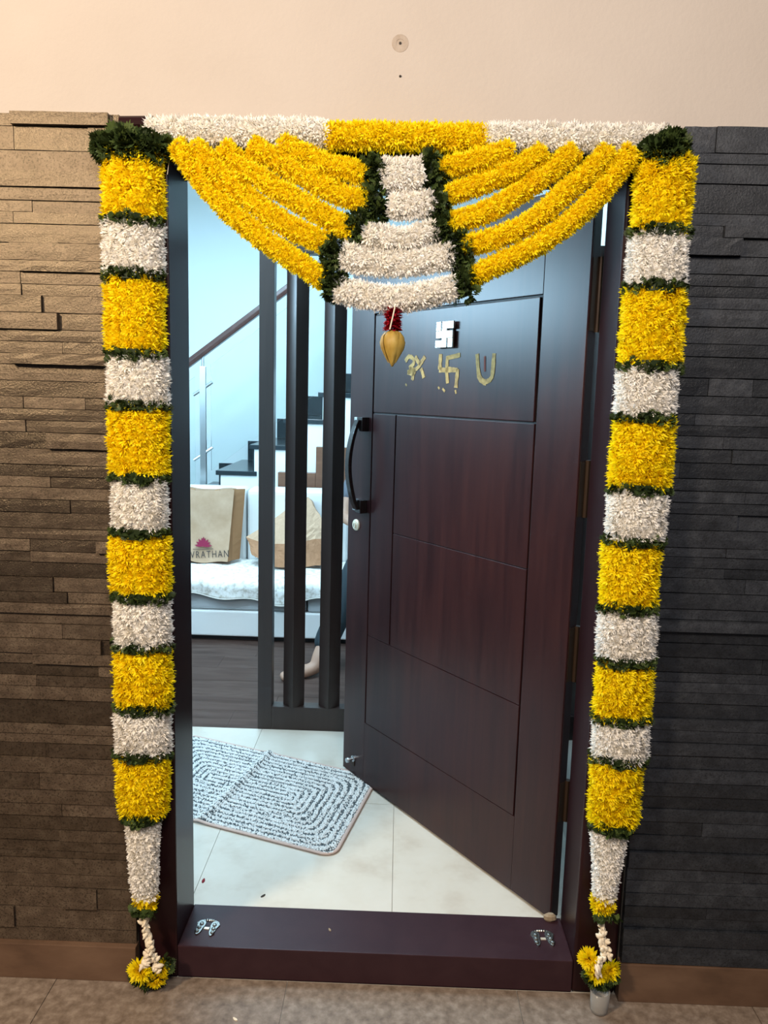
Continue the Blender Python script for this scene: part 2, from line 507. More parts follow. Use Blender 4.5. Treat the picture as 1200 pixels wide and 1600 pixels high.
def leaf_mass(name, centers, normals, size, material, parent, per=7, spread=1.0):
    """small lobed leaves bunched at the given points"""
    P = np.repeat(np.asarray(centers, float), per, axis=0); Nn = nrm(np.repeat(np.asarray(normals, float), per, axis=0))
    k = len(P)
    D = nrm(Nn + rng.normal(0, spread, (k, 3)))
    T = nrm(np.cross(D, rng.normal(0, 1, (k, 3)))); Q = np.cross(T, D)
    L = size * rng.uniform(0.6, 1.2, (k, 1))
    w = L * 0.17
    V, q = [], []
    # five lobes: one middle, two pairs of side lobes
    lobes = [(0.0, 1.0, 0.0), (0.25, 0.6, 0.75), (0.25, 0.6, -0.75), (0.5, 0.42, 0.6), (0.5, 0.42, -0.6)]
    for s, ln, side in lobes:
        b0 = P + D * L * s
        d2 = nrm(D + T * side)
        t2 = np.cross(Q, d2)
        mid = b0 + d2 * L * ln * 0.55 + Q * L * 0.05
        tip = b0 + d2 * L * ln + Q * L * (-0.08)
        V.append(np.stack([b0, mid + t2 * w * 0.8, tip, mid - t2 * w * 0.8], axis=1))
    V = np.concatenate(V, axis=1).reshape(-1, 3)
    q = (np.arange(k * 5) * 4)[:, None] + np.array([[0, 1, 2, 3]])
    tint = np.repeat(rng.uniform(0.0, 1.0, k), 20)
    o = link(name, np_mesh(name, V, q, tint), material, parent)
    o['kind'] = 'stuff'
    return o


# ------------------------------------------------------------------ measures
ZF = 0.072                       # indoor floor level
XL, XR, XOL, XOR = -0.445, 0.5876, -0.5443, 0.6995
DEP, ZT, ZTOP, ZIN = 0.1737, 0.089, 2.127, 2.036

# ------------------------------------------------------------------ structure
ws = tag(box('wall_front', -1.9, 2.0, 0.008, DEP - 0.01, ZTOP, 3.4, M_plaster), 'cream plaster wall above the doorway with a drilled plug hole', kind='structure')
pl = MB().lathe([(0.019, 0), (0.018, 0.0008), (0.009, 0.0010), (0.0085, 0.0004)], n=22)
po = pl.build('wall_plug', M_stain, ws, loc=(0.072, 0.0082, 2.297)); po.rotation_euler = (math.pi / 2, 0, 0)
hole = MB().lathe([(0.0030, 0), (0.0028, 0.0018)], n=12).build('screw_head', M_mortar, po, loc=(0, 0, 0))
nl = MB().lathe([(0.003, 0), (0.002, 0.003)], n=8).build('nail', M_mortar, ws, loc=(0.074, 0.0082, 2.229)); nl.rotation_euler = (math.pi / 2, 0, 0)

wl = tag(box('wall_left', -1.9, XOL - 0.002, 0.004, DEP - 0.01, 0.0, ZTOP, M_mortar), 'wall left of the doorway clad in brown split ledger stone strips', kind='structure')
wr = tag(box('wall_right', XOR + 0.002, 2.0, 0.004, DEP - 0.01, 0.0, ZTOP, M_mortar), 'wall right of the doorway clad in dark grey split ledger stone strips', kind='structure')


def stone_mesh(seed):
    r = random.Random(seed)
    nx, nz = 6, 2
    vs, fs = [], []
    for j in range(nz + 1):
        for i in range(nx + 1):
            x = i / nx; z = j / nz
            edge = (i in (0, nx)) or (j in (0, nz))
            y = -1.0 + (r.uniform(0.0, 0.04) if not edge else r.uniform(0.01, 0.07))
            if 0 < i < nx: x += r.uniform(-0.05, 0.05)
            if j == nz: z -= r.uniform(0.0, 0.03)
            if j == 0: z += r.uniform(0.0, 0.03)
            vs.append((x, y, z))
    for j in range(nz):
        for i in range(nx):
            a = j * (nx + 1) + i
            fs.append((a, a + 1, a + nx + 2, a + nx + 1))
    # rim back to the wall
    rim = [i for i in range(nx + 1)] + [j * (nx + 1) + nx for j in range(1, nz + 1)] + [nz * (nx + 1) + i for i in range(nx - 1, -1, -1)] + [j * (nx + 1) for j in range(nz - 1, 0, -1)]
    n0 = len(vs)
    for k in rim: vs.append((vs[k][0], 0.0, vs[k][2]))
    for k in range(len(rim)):
        k2 = (k + 1) % len(rim)
        fs.append((rim[k2], rim[k], n0 + k, n0 + k2))
    m = MB(); m.add(vs, fs)
    return m.mesh('stone')


def ledger(parent, zs, joints, x0, x1, material, far, proud):
    """courses of split stone; joints: seen joint positions per course; far: +1 when the wall runs on to the right"""
    bases = []
    for k in range(8):
        me = stone_mesh(100 + k); me.materials.append(material); bases.append(me)
    for i in range(len(zs) - 1):
        zt, zb = zs[i], zs[i + 1]
        r = random.Random(1000 + i + (500 if far > 0 else 0))
        seen = sorted(joints.get(i, []))
        js = list(seen)
        if far < 0:
            x = (min(seen) if seen else x1 - r.uniform(0.16, 0.42)) - r.uniform(0.3, 0.55)
            while x > x0 + 0.1: js.append(x); x -= r.uniform(0.3, 0.55)
        else:
            x = (max(seen) if seen else x0 + r.uniform(0.16, 0.42)) + r.uniform(0.3, 0.55)
            while x < x1 - 0.1: js.append(x); x += r.uniform(0.3, 0.55)
        js = sorted([x0] + js + [x1])
        for a, b in zip(js[:-1], js[1:]):
            if b - a < 0.02: continue
            d = r.uniform(0.013, 0.021)
            if r.random() < 0.14: d += r.uniform(0.006, 0.012)
            if (i, round(a, 2)) in proud: d = proud[(i, round(a, 2))]
            o = bpy.data.objects.new('stone', r.choice(bases))
            COL.objects.link(o); o.parent = parent
            o.location = (a + 0.0005, 0.004, zb + 0.0004)
            o.scale = (b - a - 0.0010, d, zt - zb - 0.0008)


ZL = [2.13, 2.102, 2.05, 2.007, 1.971, 1.943, 1.918, 1.892, 1.851, 1.812, 1.787, 1.76, 1.734, 1.695, 1.657, 1.63, 1.603, 1.577, 1.54, 1.503, 1.475, 1.448, 1.42, 1.382, 1.343, 1.315, 1.289, 1.26, 1.229, 1.19, 1.164, 1.134, 1.107, 1.07, 1.033, 1.006, 0.98, 0.953, 0.916, 0.88, 0.852, 0.821, 0.794, 0.758, 0.696, 0.669, 0.644, 0.607, 0.566, 0.521, 0.485, 0.45, 0.41, 0.379, 0.352, 0.333, 0.29, 0.253, 0.195, 0.135, 0.098]
ZR = [2.133, 2.076, 2.054, 2.012, 1.949, 1.923, 1.896, 1.857, 1.818, 1.792, 1.768, 1.742, 1.702, 1.664, 1.635, 1.587, 1.546, 1.505, 1.479, 1.454, 1.425, 1.392, 1.355, 1.326, 1.298, 1.272, 1.233, 1.191, 1.168, 1.141, 1.117, 1.08, 1.041, 1.014, 0.987, 0.957, 0.922, 0.882, 0.858, 0.832, 0.804, 0.765, 0.736, 0.704, 0.67, 0.633, 0.598, 0.561, 0.527, 0.493, 0.456, 0.413, 0.368, 0.333, 0.298, 0.263, 0.233, 0.204, 0.158, 0.108]
JL = {0: [-0.789, -0.569], 1: [-0.787, -0.619], 5: [-0.752], 6: [-0.795], 7: [-0.695], 8: [-0.807], 9: [-0.785], 10: [-0.786], 11: [-0.784], 12: [-0.735], 13: [-0.698], 14: [-0.818], 15: [-0.692], 16: [-0.81], 18: [-0.613], 19: [-0.79, -0.644], 21: [-0.786], 22: [-0.734], 25: [-0.733], 27: [-0.685], 30: [-0.785, -0.623], 31: [-0.786], 33: [-0.734], 34: [-0.7], 37: [-0.715], 38: [-0.618], 39: [-0.788], 40: [-0.628], 41: [-0.783], 43: [-0.732], 46: [-0.757], 48: [-0.784], 50: [-0.73], 52: [-0.741], 53: [-0.652], 55: [-0.752], 57: [-0.738, -0.647], 58: [-0.865]}
JR = {5: [0.806], 8: [0.889], 6: [0.847], 0: [0.773], 15: [0.803, 0.904], 19: [0.848], 20: [0.871], 21: [0.753], 23: [0.911], 25: [0.897], 27: [0.878], 29: [0.879], 30: [0.931], 36: [0.99], 52: [0.996], 55: [0.91], 49: [0.882], 17: [0.778]}
ledger(wl, ZL, JL, -1.62, XOL - 0.004, M_stone_l, -1, {(16, -0.81): 0.034, (0, -0.79): 0.032, (9, -0.78): 0.012, (10, -0.79): 0.012, (11, -0.78): 0.013, (22, -0.73): 0.028, (25, -0.73): 0.012})
ledger(wr, ZR, JR, XOR + 0.004, 1.72, M_stone_r, 1, {(8, 0.89): 0.012, (5, 0.81): 0.028})
tag(box('baseboard_left', -1.9, XOL - 0.002, -0.026, 0.004, 0.0, 0.098, M_skirt, bevel=0.002), 'brown tile skirting under the left stone cladding', kind='structure')
tag(box('baseboard_right', XOR + 0.002, 2.0, -0.026, 0.004, 0.0, 0.106, M_skirt, bevel=0.002), 'brown tile skirting under the right stone cladding', kind='structure')

# porch floor in slabs
pf = tag(box('floor_1', -1.9, 2.0, -3.2, DEP - 0.01, -0.06, -0.004, M_grout), 'grey brown granite porch floor outside the sill', kind='structure')
for i in range(-3, 4):
    for j in range(0, 6):
        x0 = -0.155 + 0.6 * i
        if x0 + 0.6 > 2.0 or x0 < -1.9 - 0.1: continue
        y1 = 0.0 - 0.6 * j + (0.0 if j else 0.0)
        box('slab', max(x0 + 0.001, -1.9), x0 + 0.599, max(y1 - 0.599, -3.2), y1 - 0.001, -0.02, 0.0, M_porch, pf)

# door frame
fr = tag(bpy.data.objects.new('trim_1', None), 'dark maroon wooden door frame with raised sill', kind='structure')
COL.objects.link(fr)
box('jamb', XOL, XL, 0.0, DEP, 0.0, ZTOP, M_frame, fr, bevel=0.004)
box('jamb', XR, XOR, 0.0, DEP, 0.0, ZTOP, M_frame, fr, bevel=0.011, seg=5)
box('lintel', XL, XR, 0.001, DEP, ZIN, ZTOP, M_frame, fr, bevel=0.004)
box('sill', XL, XR, 0.001, DEP, 0.0, ZT, M_sill, fr, bevel=0.003)
# small brown moulding end that shows at the frame's upper left corner
mo = MB().tube([(-0.545, -0.014, 2.112), (-0.47, -0.014, 2.114)], 0.014, 12).build('moulding', M_frame, fr)

# inside shell
fi = tag(box('floor_2', -2.8, 0.95, DEP, 4.42, -0.06, ZF - 0.004, M_grout), 'indoor floor, cream tiles at the entry and dark wood beyond', kind='structure')
for i in range(-4, 2):
    for j in range(2):
        x0 = -0.465 + 0.58 * i; x1 = x0 + 0.58
        if x1 > 0.95: x1 = 0.95
        if x0 < -2.8: x0 = -2.8
        if x1 - x0 < 0.05: continue
        y0 = 0.19 + 0.605 * j if j else DEP
        y1 = 0.795 if j == 0 else 1.40
        box('tile', x0 + 0.0008, x1 - 0.0008, y0 + 0.0008, y1 - 0.0008, ZF - 0.02, ZF, M_tile, fi)
for j in range(16):
    y0 = 1.40 + 0.189 * j
    xs = -2.8 - random.uniform(0, 1.0)
    while xs < 0.95:
        xa, xb = max(xs, -2.8), min(xs + 1.25, 0.95)
        if xb - xa > 0.03:
            box('floorboard', xa + 0.0006, xb - 0.0006, y0 + 0.0006, min(y0 + 0.1884, 4.42), ZF - 0.018, ZF, M_floorwood, fi)
        xs += 1.25
tag(box('wall_back', -2.9, 1.05, 4.42, 4.52, 0.0, 3.1, M_wall_in), 'pale wall behind the staircase', kind='structure')
tag(box('wall_inner_left', -2.9, -2.8, DEP, 4.42, 0.0, 3.1, M_wall_in), 'pale left wall of the living room', kind='structure')
tag(box('wall_inner_right', 0.95, 1.05, DEP, 4.42, 0.0, 3.1, M_wall_in), 'pale wall behind the open door', kind='structure')
tag(box('ceiling', -2.9, 1.05, DEP, 4.52, 3.1, 3.2, M_ceil), 'white ceiling of the living room', kind='structure')
wi = MB()
wi.box(-2.9, XOL + 0.0, DEP - 0.01, DEP, 0, 3.1); wi.box(XOR, 1.05, DEP - 0.01, DEP, 0, 3.1); wi.box(XOL, XOR, DEP - 0.01, DEP, ZTOP, 3.1)
wi = wi.build('wall_inner_front', M_wall_in); tag(wi, 'inner face of the entrance wall', kind='structure')

# ------------------------------------------------------------------ door leaf (opened inwards)
AL = 0.9361
HX, HY = 0.5596, 0.1764
du = Vector((-math.cos(AL), math.sin(AL), 0)); dn = Vector((-math.sin(AL), -math.cos(AL), 0))


def DP(s, z, off=0.0):
    return Vector((HX, HY, 0)) + du * s + dn * off + Vector((0, 0, z))


door = empty('door_1', (HX, HY, 0), 'glossy dark mahogany door leaf with grooved panels, standing half open', None)
door['kind'] = 'structure'
DINV = Matrix.Translation((-HX, -HY, 0))


def dbox(name, s0, s1, z0, z1, o0, o1, material, parent=door, bevel=0.0, seg=2):
    m = MB()
    vs = [DP(s, z, o) - Vector((HX, HY, 0)) for z in (z0, z1) for s, o in ((s0, o0), (s1, o0), (s1, o1), (s0, o1))]
    m.add(vs, [(0, 1, 2, 3), (4, 7, 6, 5), (0, 4, 5, 1), (1, 5, 6, 2), (2, 6, 7, 3), (3, 7, 4, 0)])
    return m.build(name, material, parent, bevel=bevel, seg=seg)


W, ZB, ZD = 1.0907, 0.0825, 2.062
SL, SR, SV = 0.1608, 0.9443, 0.805
Z1, Z2, Z3, Z4, Z5 = 1.802, 1.464, 1.0568, 0.6558, 0.3166
g = 0.0032
dbox('core_board', 0.0, W, ZB, ZD, -0.030, -0.007, M_groove)
bv = 0.0022
dbox('stile', 0.0, SL - g, ZB, ZD, -0.007, 0.0, M_door, bevel=bv)
dbox('stile', SR + g, W, ZB, ZD, -0.007, 0.0, M_door, bevel=bv)
dbox('rail', SL - g, SR + g, Z1 + g, ZD, -0.007, 0.0, M_door, bevel=0.0012)
dbox('rail', SL - g, SR + g, ZB, Z5 - 0.001, -0.007, 0.0, M_door, bevel=0.0008)
dbox('panel', SL + 2.2 * g, SR - g, Z2 + g * .8, Z1 - g, -0.007, -0.0006, M_door, bevel=bv)
dbox('panel', SV + g, SR - g, Z4 + .0012, Z2 - g * .8, -0.007, 0.0, M_door, bevel=0.0012)
dbox('panel', SL + g, SV - g, Z3 + 0.0012, Z2 - g * .8, -0.007, 0.0, M_door, bevel=0.0012)
dbox('panel', SL + g, SV - g, Z4 + 0.0012, Z3 - 0.0012, -0.007, 0.0, M_door, bevel=0.0012)
dbox('panel', SL + g, SR - g, Z5 + 0.001, Z4 - 0.0012, -0.007, 0.0, M_door, bevel=0.0012)
# back face skin
dbox('back_board', 0.0, W, ZB, ZD, -0.0315, -0.030, M_door)
# handle
hd = dbox('handle', 0.965, 1.0, 1.398, 1.448, 0.0, 0.030, M_handle, bevel=0.002)
hd['label'] = 'black bow pull handle with chrome mounts'
for z in (1.425, 1.128):
    dbox('mount', 0.998, 1.045, z - 0.021, z + 0.021, 0.001, 0.012, M_steel, hd, bevel=0.002)
dbox('mount_foot', 0.965, 1.0, 1.104, 1.152, 0.0, 0.030, M_handle, hd, bevel=0.002)
mb = MB()
zz = np.linspace(1.118, 1.438, 15)
prof = []
for z in zz:
    t = (z - 1.118) / 0.32
    prof.append((0.985 + 0.012 * math.sin(t * math.pi), 0.034 + 0.030 * math.sin(t * math.pi) ** 0.8, z))
vs = []; fs = []
for s, o, z in prof:
    for ds, do in ((-0.013, -0.007), (0.013, -0.007), (0.013, 0.007), (-0.013, 0.007)):
        vs.append(DP(s + ds, z, o + do) - Vector((HX, HY, 0)))
for i in range(len(prof) - 1):
    for k in range(4): fs.append((i * 4 + k, i * 4 + (k + 1) % 4, i * 4 + 4 + (k + 1) % 4, i * 4 + 4 + k))
fs += [(3, 2, 1, 0), tuple(range(len(vs) - 4, len(vs)))]
mb.add(vs, fs).build('bow', M_handle, hd, bevel=0.0025)
# cylinder lock


def ddisc(name, s, z, prof, material, parent, n=20):
    m = MB(); vs = []; fs = []
    for r, h in prof:
        for k in range(n):
            a = 2 * math.pi * k / n
            vs.append(DP(s + r * math.cos(a), z + r * math.sin(a), h) - Vector((HX, HY, 0)))
    for i in range(len(prof) - 1):
        for k in range(n): fs.append((i * n + k, i * n + (k + 1) % n, (i + 1) * n + (k + 1) % n, (i + 1) * n + k))
    fs.append(tuple(range((len(prof) - 1) * n, len(prof) * n)))
    return m.add(vs, fs).build(name, material, parent, smooth=False)


lk = ddisc('lock', 1.032, 1.052, [(0.021, 0.0), (0.021, 0.004), (0.018, 0.007), (0.011, 0.008), (0.010, 0.012)], M_brass, door)
lk['label'] = 'round pale brass key lock'
dbox('keyhole', 1.0305, 1.0335, 1.046, 1.058, 0.0105, 0.0125, M_black, lk)
st = ddisc('door_stop', 1.018, 0.145, [(0.012, 0.0), (0.012, 0.004), (0.006, 0.006), (0.006, 0.022), (0.010, 0.024), (0.009, 0.032)], M_steel, door, 14)
dbox('stop_plate', 1.008, 1.03, 0.118, 0.150, 0.0, 0.003, M_bronze, st, bevel=0.001)
# butt hinges in the gap
for z0, z1 in ((1.70, 1.885), (1.225, 1.375), (0.775, 0.93), (0.37, 0.49)):
    hb = MB().tube([(0.5885 - HX, 0.196 - HY, z0), (0.5885 - HX, 0.196 - HY, z1)], 0.0085, 12).build('hinge', M_bronze, door)
    dbox('hinge_plate', -0.0018, 0.0, z0 + .003, z1 - .003, -0.028, -0.006, M_bronze, hb)

# marks painted on the door with turmeric


def ribbon(mb, pts, w, off=0.0007, dz=1.0):
    pts = [Vector((p[0], p[1], 0)) for p in pts]
    L_, R_ = [], []
    for i, p in enumerate(pts):
        t = (pts[min(i + 1, len(pts) - 1)] - pts[max(i - 1, 0)]).normalized()
        nn = Vector((-t.y, t.x, 0)) * w * 0.5 * (1 + random.uniform(-0.18, 0.18))
        L_.append(p + nn); R_.append(p - nn)
    vs = []
    for a, b in zip(L_, R_):
        for q, o in ((a, 0.0), (a, off), (b, off), (b, 0.0)):
            vs.append(DP(q.x, q.y, o) - Vector((HX, HY, 0)))
    fs = []
    for i in range(len(pts) - 1):
        for k in range(4): fs.append((i * 4 + k, i * 4 + (k + 1) % 4, i * 4 + 4 + (k + 1) % 4, i * 4 + 4 + k))
    fs += [(3, 2, 1, 0), tuple(range(len(vs) - 4, len(vs)))]
    mb.add(vs, fs)


def fine(pts, n=5):
    P = [np.array(p) for p in pts]
    out = []
    for a, b in zip(P[:-1], P[1:]):
        for t in np.linspace(0, 1, n, endpoint=False): out.append(tuple(a + (b - a) * t))
    out.append(tuple(P[-1]))
    return out


def curve(pts):
    P, _ = resample([(p[0], p[1], 0) for p in pts], 16)
    return [(p[0], p[1]) for p in P]


OM = [[(0.761, 1.640), (0.742, 1.655), (0.720, 1.648), (0.715, 1.633), (0.738, 1.617)], [(0.738, 1.617), (0.710, 1.610), (0.717, 1.599), (0.747, 1.604)], [(0.747, 1.604), (0.699, 1.615), (0.678, 1.632), (0.657, 1.653)], [(0.708, 1.654), (0.695, 1.640), (0.679, 1.630)], [(0.714, 1.604), (0.717, 1.590), (0.720, 1.579)], [(0.676, 1.616), (0.667, 1.602), (0.659, 1.586)]]
m = MB()
for s in OM: ribbon(m, curve(s), 0.0140)
m.build('painted_symbol', M_paint, door)['label'] = 'yellow turmeric om sign, nearest the free edge'
SW = [[(0.578, 1.659), (0.580, 1.611)], [(0.583, 1.611), (0.542, 1.609)], [(0.546, 1.646), (0.485, 1.654)], [(0.545, 1.652), (0.546, 1.605)], [(0.546, 1.605), (0.539, 1.569)], [(0.542, 1.611), (0.494, 1.609)], [(0.494, 1.612), (0.499, 1.556)]]
m = MB()
for s in SW: ribbon(m, fine(s), 0.0155)
m.build('painted_symbol', M_paint, door)['label'] = 'yellow turmeric swastika, middle of the three painted signs'
m = MB()
ribbon(m, curve([(0.409, 1.655), (0.399, 1.60), (0.390, 1.582), (0.369, 1.574), (0.345, 1.582), (0.339, 1.60), (0.336, 1.655)]), 0.0155)
us = m.build('painted_symbol', M_paint, door); us['label'] = 'yellow turmeric U shaped mark, nearest the hinges'
m = MB(); ribbon(m, fine([(0.375, 1.648), (0.372, 1.604)]), 0.006); m.build('centre_line', M_kumkum, us)
m = MB()
for s in [[(0.757, 1.566), (0.749, 1.56)], [(0.585, 1.558), (0.578, 1.552)], [(0.563, 1.553), (0.551, 1.544)], [(0.501, 1.549), (0.497, 1.538)], [(0.377, 1.568), (0.365, 1.567)], [(0.723, 1.586), (0.716, 1.579)]]: ribbon(m, fine(s, 3), 0.007, 0.0005)
m.build('paste_smear', M_paint, door)['kind'] = 'stuff'

# silver swastika plaque
pq = empty('silver_plaque', DP(0.55, 1.68, 0.0), 'square silver openwork swastika plaque fixed above the painted marks on the door', 'plaque')
o0 = DP(0.55, 1.68, 0.0)


def pbar(s0, s1, z0, z1, name='arm'):
    m = MB()
    vs = [DP(s, z, o) - o0 for z in (z0, z1) for s, o in ((s0, 0.006), (s1, 0.006), (s1, 0.013), (s0, 0.013))]
    m.add(vs, [(0, 1, 2, 3), (4, 7, 6, 5), (0, 4, 5, 1), (1, 5, 6, 2), (2, 6, 7, 3), (3, 7, 4, 0)])
    return m.build(name, M_silver, pq, bevel=0.0015)


sc_, zc_ = 0.5495, 1.7165
HB, GO, HF = 0.0112, 0.0168, 0.0395      # half bar, gap end, half width
pbar(sc_ - HB, sc_ + HB, zc_ - HF, zc_ + HF)                 # upright
pbar(sc_ - HF, sc_ - HB, zc_ - HB, zc_ + HB); pbar(sc_ + HB, sc_ + HF, zc_ - HB, zc_ + HB)
pbar(sc_ - HF - 0.003, sc_ - HB, zc_ + GO, zc_ + HF)          # top arm turns to the hinge side
pbar(sc_ + HB, sc_ + HF + 0.003, zc_ - HF, zc_ - GO)          # bottom arm to the free side
pbar(sc_ - HF, sc_ - GO, zc_ - HF, zc_ - HB)                  # right arm turns down
pbar(sc_ + GO, sc_ + HF, zc_ + HB, zc_ + HF)                  # left arm turns up
eng = MB()
for s_, z_, ds_, dz_ in ((0, .0285, .006, .0012), (0, .0335, .006, .0012), (0, -.0285, .006, .0012), (0, -.0335, .006, .0012), (-.0282, .0285, .0075, .0012), (.0282, -.0285, .0075, .0012), (-.0282, -.020, .0055, .0012), (-.0282, -.026, .0055, .0012), (-.0282, -.032, .0055, .0012), (.0282, .020, .0055, .0012), (.0282, .026, .0055, .0012), (.0282, .032, .0055, .0012), (0, 0, .0045, .0012), (0, 0, .0012, .0055), (.005, .005, .002, .002), (-.005, -.005, .002, .002), (.022, 0, .004, .0012), (-.022, 0, .004, .0012)):
    vs = [DP(sc_ + s_ + a, zc_ + z_ + b, o) - o0 for b in (-dz_, dz_) for a, o in ((-ds_, 0.0125), (ds_, 0.0125), (ds_, 0.0134), (-ds_, 0.0134))]
    eng.add(vs, [(0, 1, 2, 3), (4, 7, 6, 5), (0, 4, 5, 1), (1, 5, 6, 2), (2, 6, 7, 3), (3, 7, 4, 0)])
eng.build('engraving', M_oldsilver, pq)['kind'] = 'stuff'
m = MB()
vs = [DP(s, z, o) - o0 for z in (zc_ - 0.035, zc_ + 0.035) for s, o in ((sc_ - 0.034, 0.0), (sc_ + 0.034, 0.0), (sc_ + 0.034, 0.0062), (sc_ - 0.034, 0.0062))]
m.add(vs, [(0, 1, 2, 3), (4, 7, 6, 5), (0, 4, 5, 1), (1, 5, 6, 2), (2, 6, 7, 3), (3, 7, 4, 0)]).build('backing', M_black, pq)

# ------------------------------------------------------------------ sofa, throw, bags
sofa = empty('sofa', (-0.75, 2.95, ZF), 'long white sofa behind the slatted partition, covered by a printed throw', 'sofa')
SO = Vector((-0.75, 2.95, ZF))


def sbox(name, x0, x1, y0, y1, z0, z1, material, bevel=0.0, seg=3):
    m = MB().box(x0 - SO.x, x1 - SO.x, y0 - SO.y, y1 - SO.y, z0 - SO.z, z1 - SO.z)
    return m.build(name, material, sofa, bevel=bevel, seg=seg)


sbox('plinth', -2.05, 0.40, 2.64, 3.36, ZF, 0.102, M_black)
sbox('base', -2.08, 0.43, 2.60, 3.38, 0.102, 0.255, M_sofa, 0.012)
for x in (-2.08 + 0.15, -1.165, -0.52):
    pass
for x0, x1 in ((-1.92, -1.14), (-1.13, -0.42), (-0.41, 0.27)):
    sbox('seat_cushion', x0, x1, 2.612, 3.20, 0.257, 0.425, M_seat, 0.02)
for x0, x1 in ((-1.92, -1.54), (-1.53, -0.882), (-0.872, -0.215), (-0.205, 0.27)):
    sbox('back_cushion', x0, x1, 3.17, 3.37, 0.40, 0.905, M_sofa, 0.035)
sbox('arm', -2.10, -1.93, 2.61, 3.38, 0.255, 0.62, M_sofa, 0.03)
sbox('arm', 0.28, 0.45, 2.61, 3.38, 0.255, 0.62, M_sofa, 0.03)

# throw: folded over the seat, wavy hem
nx, ny = 110, 34
V = []; hem = lambda x: 0.335 + 0.020 * math.sin((x + 0.4) * 7.4) + 0.014 * math.sin(x * 16.3 + 1.0)
for j in range(ny + 1):
    for i in range(nx + 1):
        x = -1.90 + 2.15 * i / nx
        t = j / ny
        bumpz = 0.006 * math.sin(x * 11 + t * 7) * math.sin(t * 6 + x * 5) + 0.004 * math.sin(x * 31 + t * 11)
        if t < 0.72:
            y = 3.165 - (3.165 - 2.600) * t / 0.72; z = 0.437 + bumpz + 0.012 * (t / .72 < .98)
        else:
            k = (t - 0.72) / 0.28
            y = 2.600 - 0.020 - 0.008 * math.sin(x * 21 + 1) * k; z = 0.437 + bumpz * (1 - k) - k * (0.437 - hem(x))
            y += 0.014 * (1 - min(1, k * 3)) 
        V.append((x, y, z))
q = [(j * (nx + 1) + i, j * (nx + 1) + i + 1, (j + 1) * (nx + 1) + i + 1, (j + 1) * (nx + 1) + i) for j in range(ny) for i in range(nx)]
th = link('throw', np_mesh('throw', V, np.array(q), smooth=True), M_throw)
sd = th.modifiers.new('thick', 'SOLIDIFY'); sd.thickness = 0.006; sd.offset = 1
tag(th, 'off white printed throw with a wavy hem spread over the sofa seat', 'throw')
eb = MB().tube([(x, 2.575 - 0.008 * math.sin(x * 21 + 1), hem(x)) for x in np.linspace(-1.9, 0.25, 90)], 0.004, 6).build('hem_border', M_throw_edge, th)

# jute shopping bag with lotus print
jb = empty('jute_shopping_bag', (-1.10, 3.04, 0.45), 'beige jute shopping bag with crimson lotus print standing on the sofa', 'bag')
JO = Vector((-1.10, 3.04, 0.45))
FX0, FX1 = -1.275, -0.955      # front panel


def bagpt(u_, v_, w_):
    """u across 0..1, v up 0..1, w depth 0..1"""
    x = FX0 + (FX1 - FX0) * u_ + (0.03 * v_ if u_ > .5 else -0.02 * v_)
    y = 2.965 + 0.105 * w_ + 0.06 * v_ - 0.03 * w_ * v_
    z = 0.452 + 0.448 * v_ + 0.006 * math.sin(u_ * 9)
    return Vector((x, y, z)) - JO


m = MB(); vs = []; fs = []
n = 10
for j in range(n + 1):
    for i in range(n + 1):
        p = bagpt(i / n, j / n, 0)
        p.y += 0.012 * math.sin(i / n * math.pi) * math.sin(j / n * 5.2) - 0.010 * math.sin(i / n * math.pi)
        vs.append(p)
for j in range(n):
    for i in range(n):
        a = j * (n + 1) + i; fs.append((a, a + 1, a + n + 2, a + n + 1))
fp = m.add(vs, fs).build('front_panel', M_jute, jb, smooth=True)
m = MB(); vs = []; fs = []
for j in range(n + 1):
    for i in range(n + 1):
        vs.append(bagpt(i / n, j / n, 1))
for j in range(n):
    for i in range(n):
        a = j * (n + 1) + i; fs.append((a, a + 1, a + n + 2, a + n + 1))
m.add(vs, fs).build('back_panel', M_jute, jb, smooth=True)
for u_ in (0, 1):
    m = MB(); vs = []; fs = []
    for j in range(n + 1):
        for i in range(3):
            p = bagpt(u_, j / n, i / 2)
            if i == 1: p.x += (-0.035 if u_ else 0.035) * (0.25 + j / n)
            p.x += (0.055 if u_ else -0.055) * (i / 2) * 1.0
            vs.append(p)
    for j in range(n):
        for i in range(2):
            a = j * 3 + i; fs.append((a, a + 1, a + 4, a + 3))
    m.add(vs, fs).build('gusset', M_jute_side, jb)
m = MB(); m.add([bagpt(0, 0, 0), bagpt(1, 0, 0), bagpt(1, 0, 1), bagpt(0, 0, 1)], [(0, 1, 2, 3)]).build('bottom', M_jute_side, jb)
for uu in (0.34, 0.68):
    h = MB().tube([bagpt(uu - 0.05, 0.985, 0.0) + Vector((0, -0.004, 0)), bagpt(uu + 0.05, 0.985, 0.0) + Vector((0, -0.004, 0))], 0.012, 8, flat=0.8).build('strap', M_jute_side, jb)
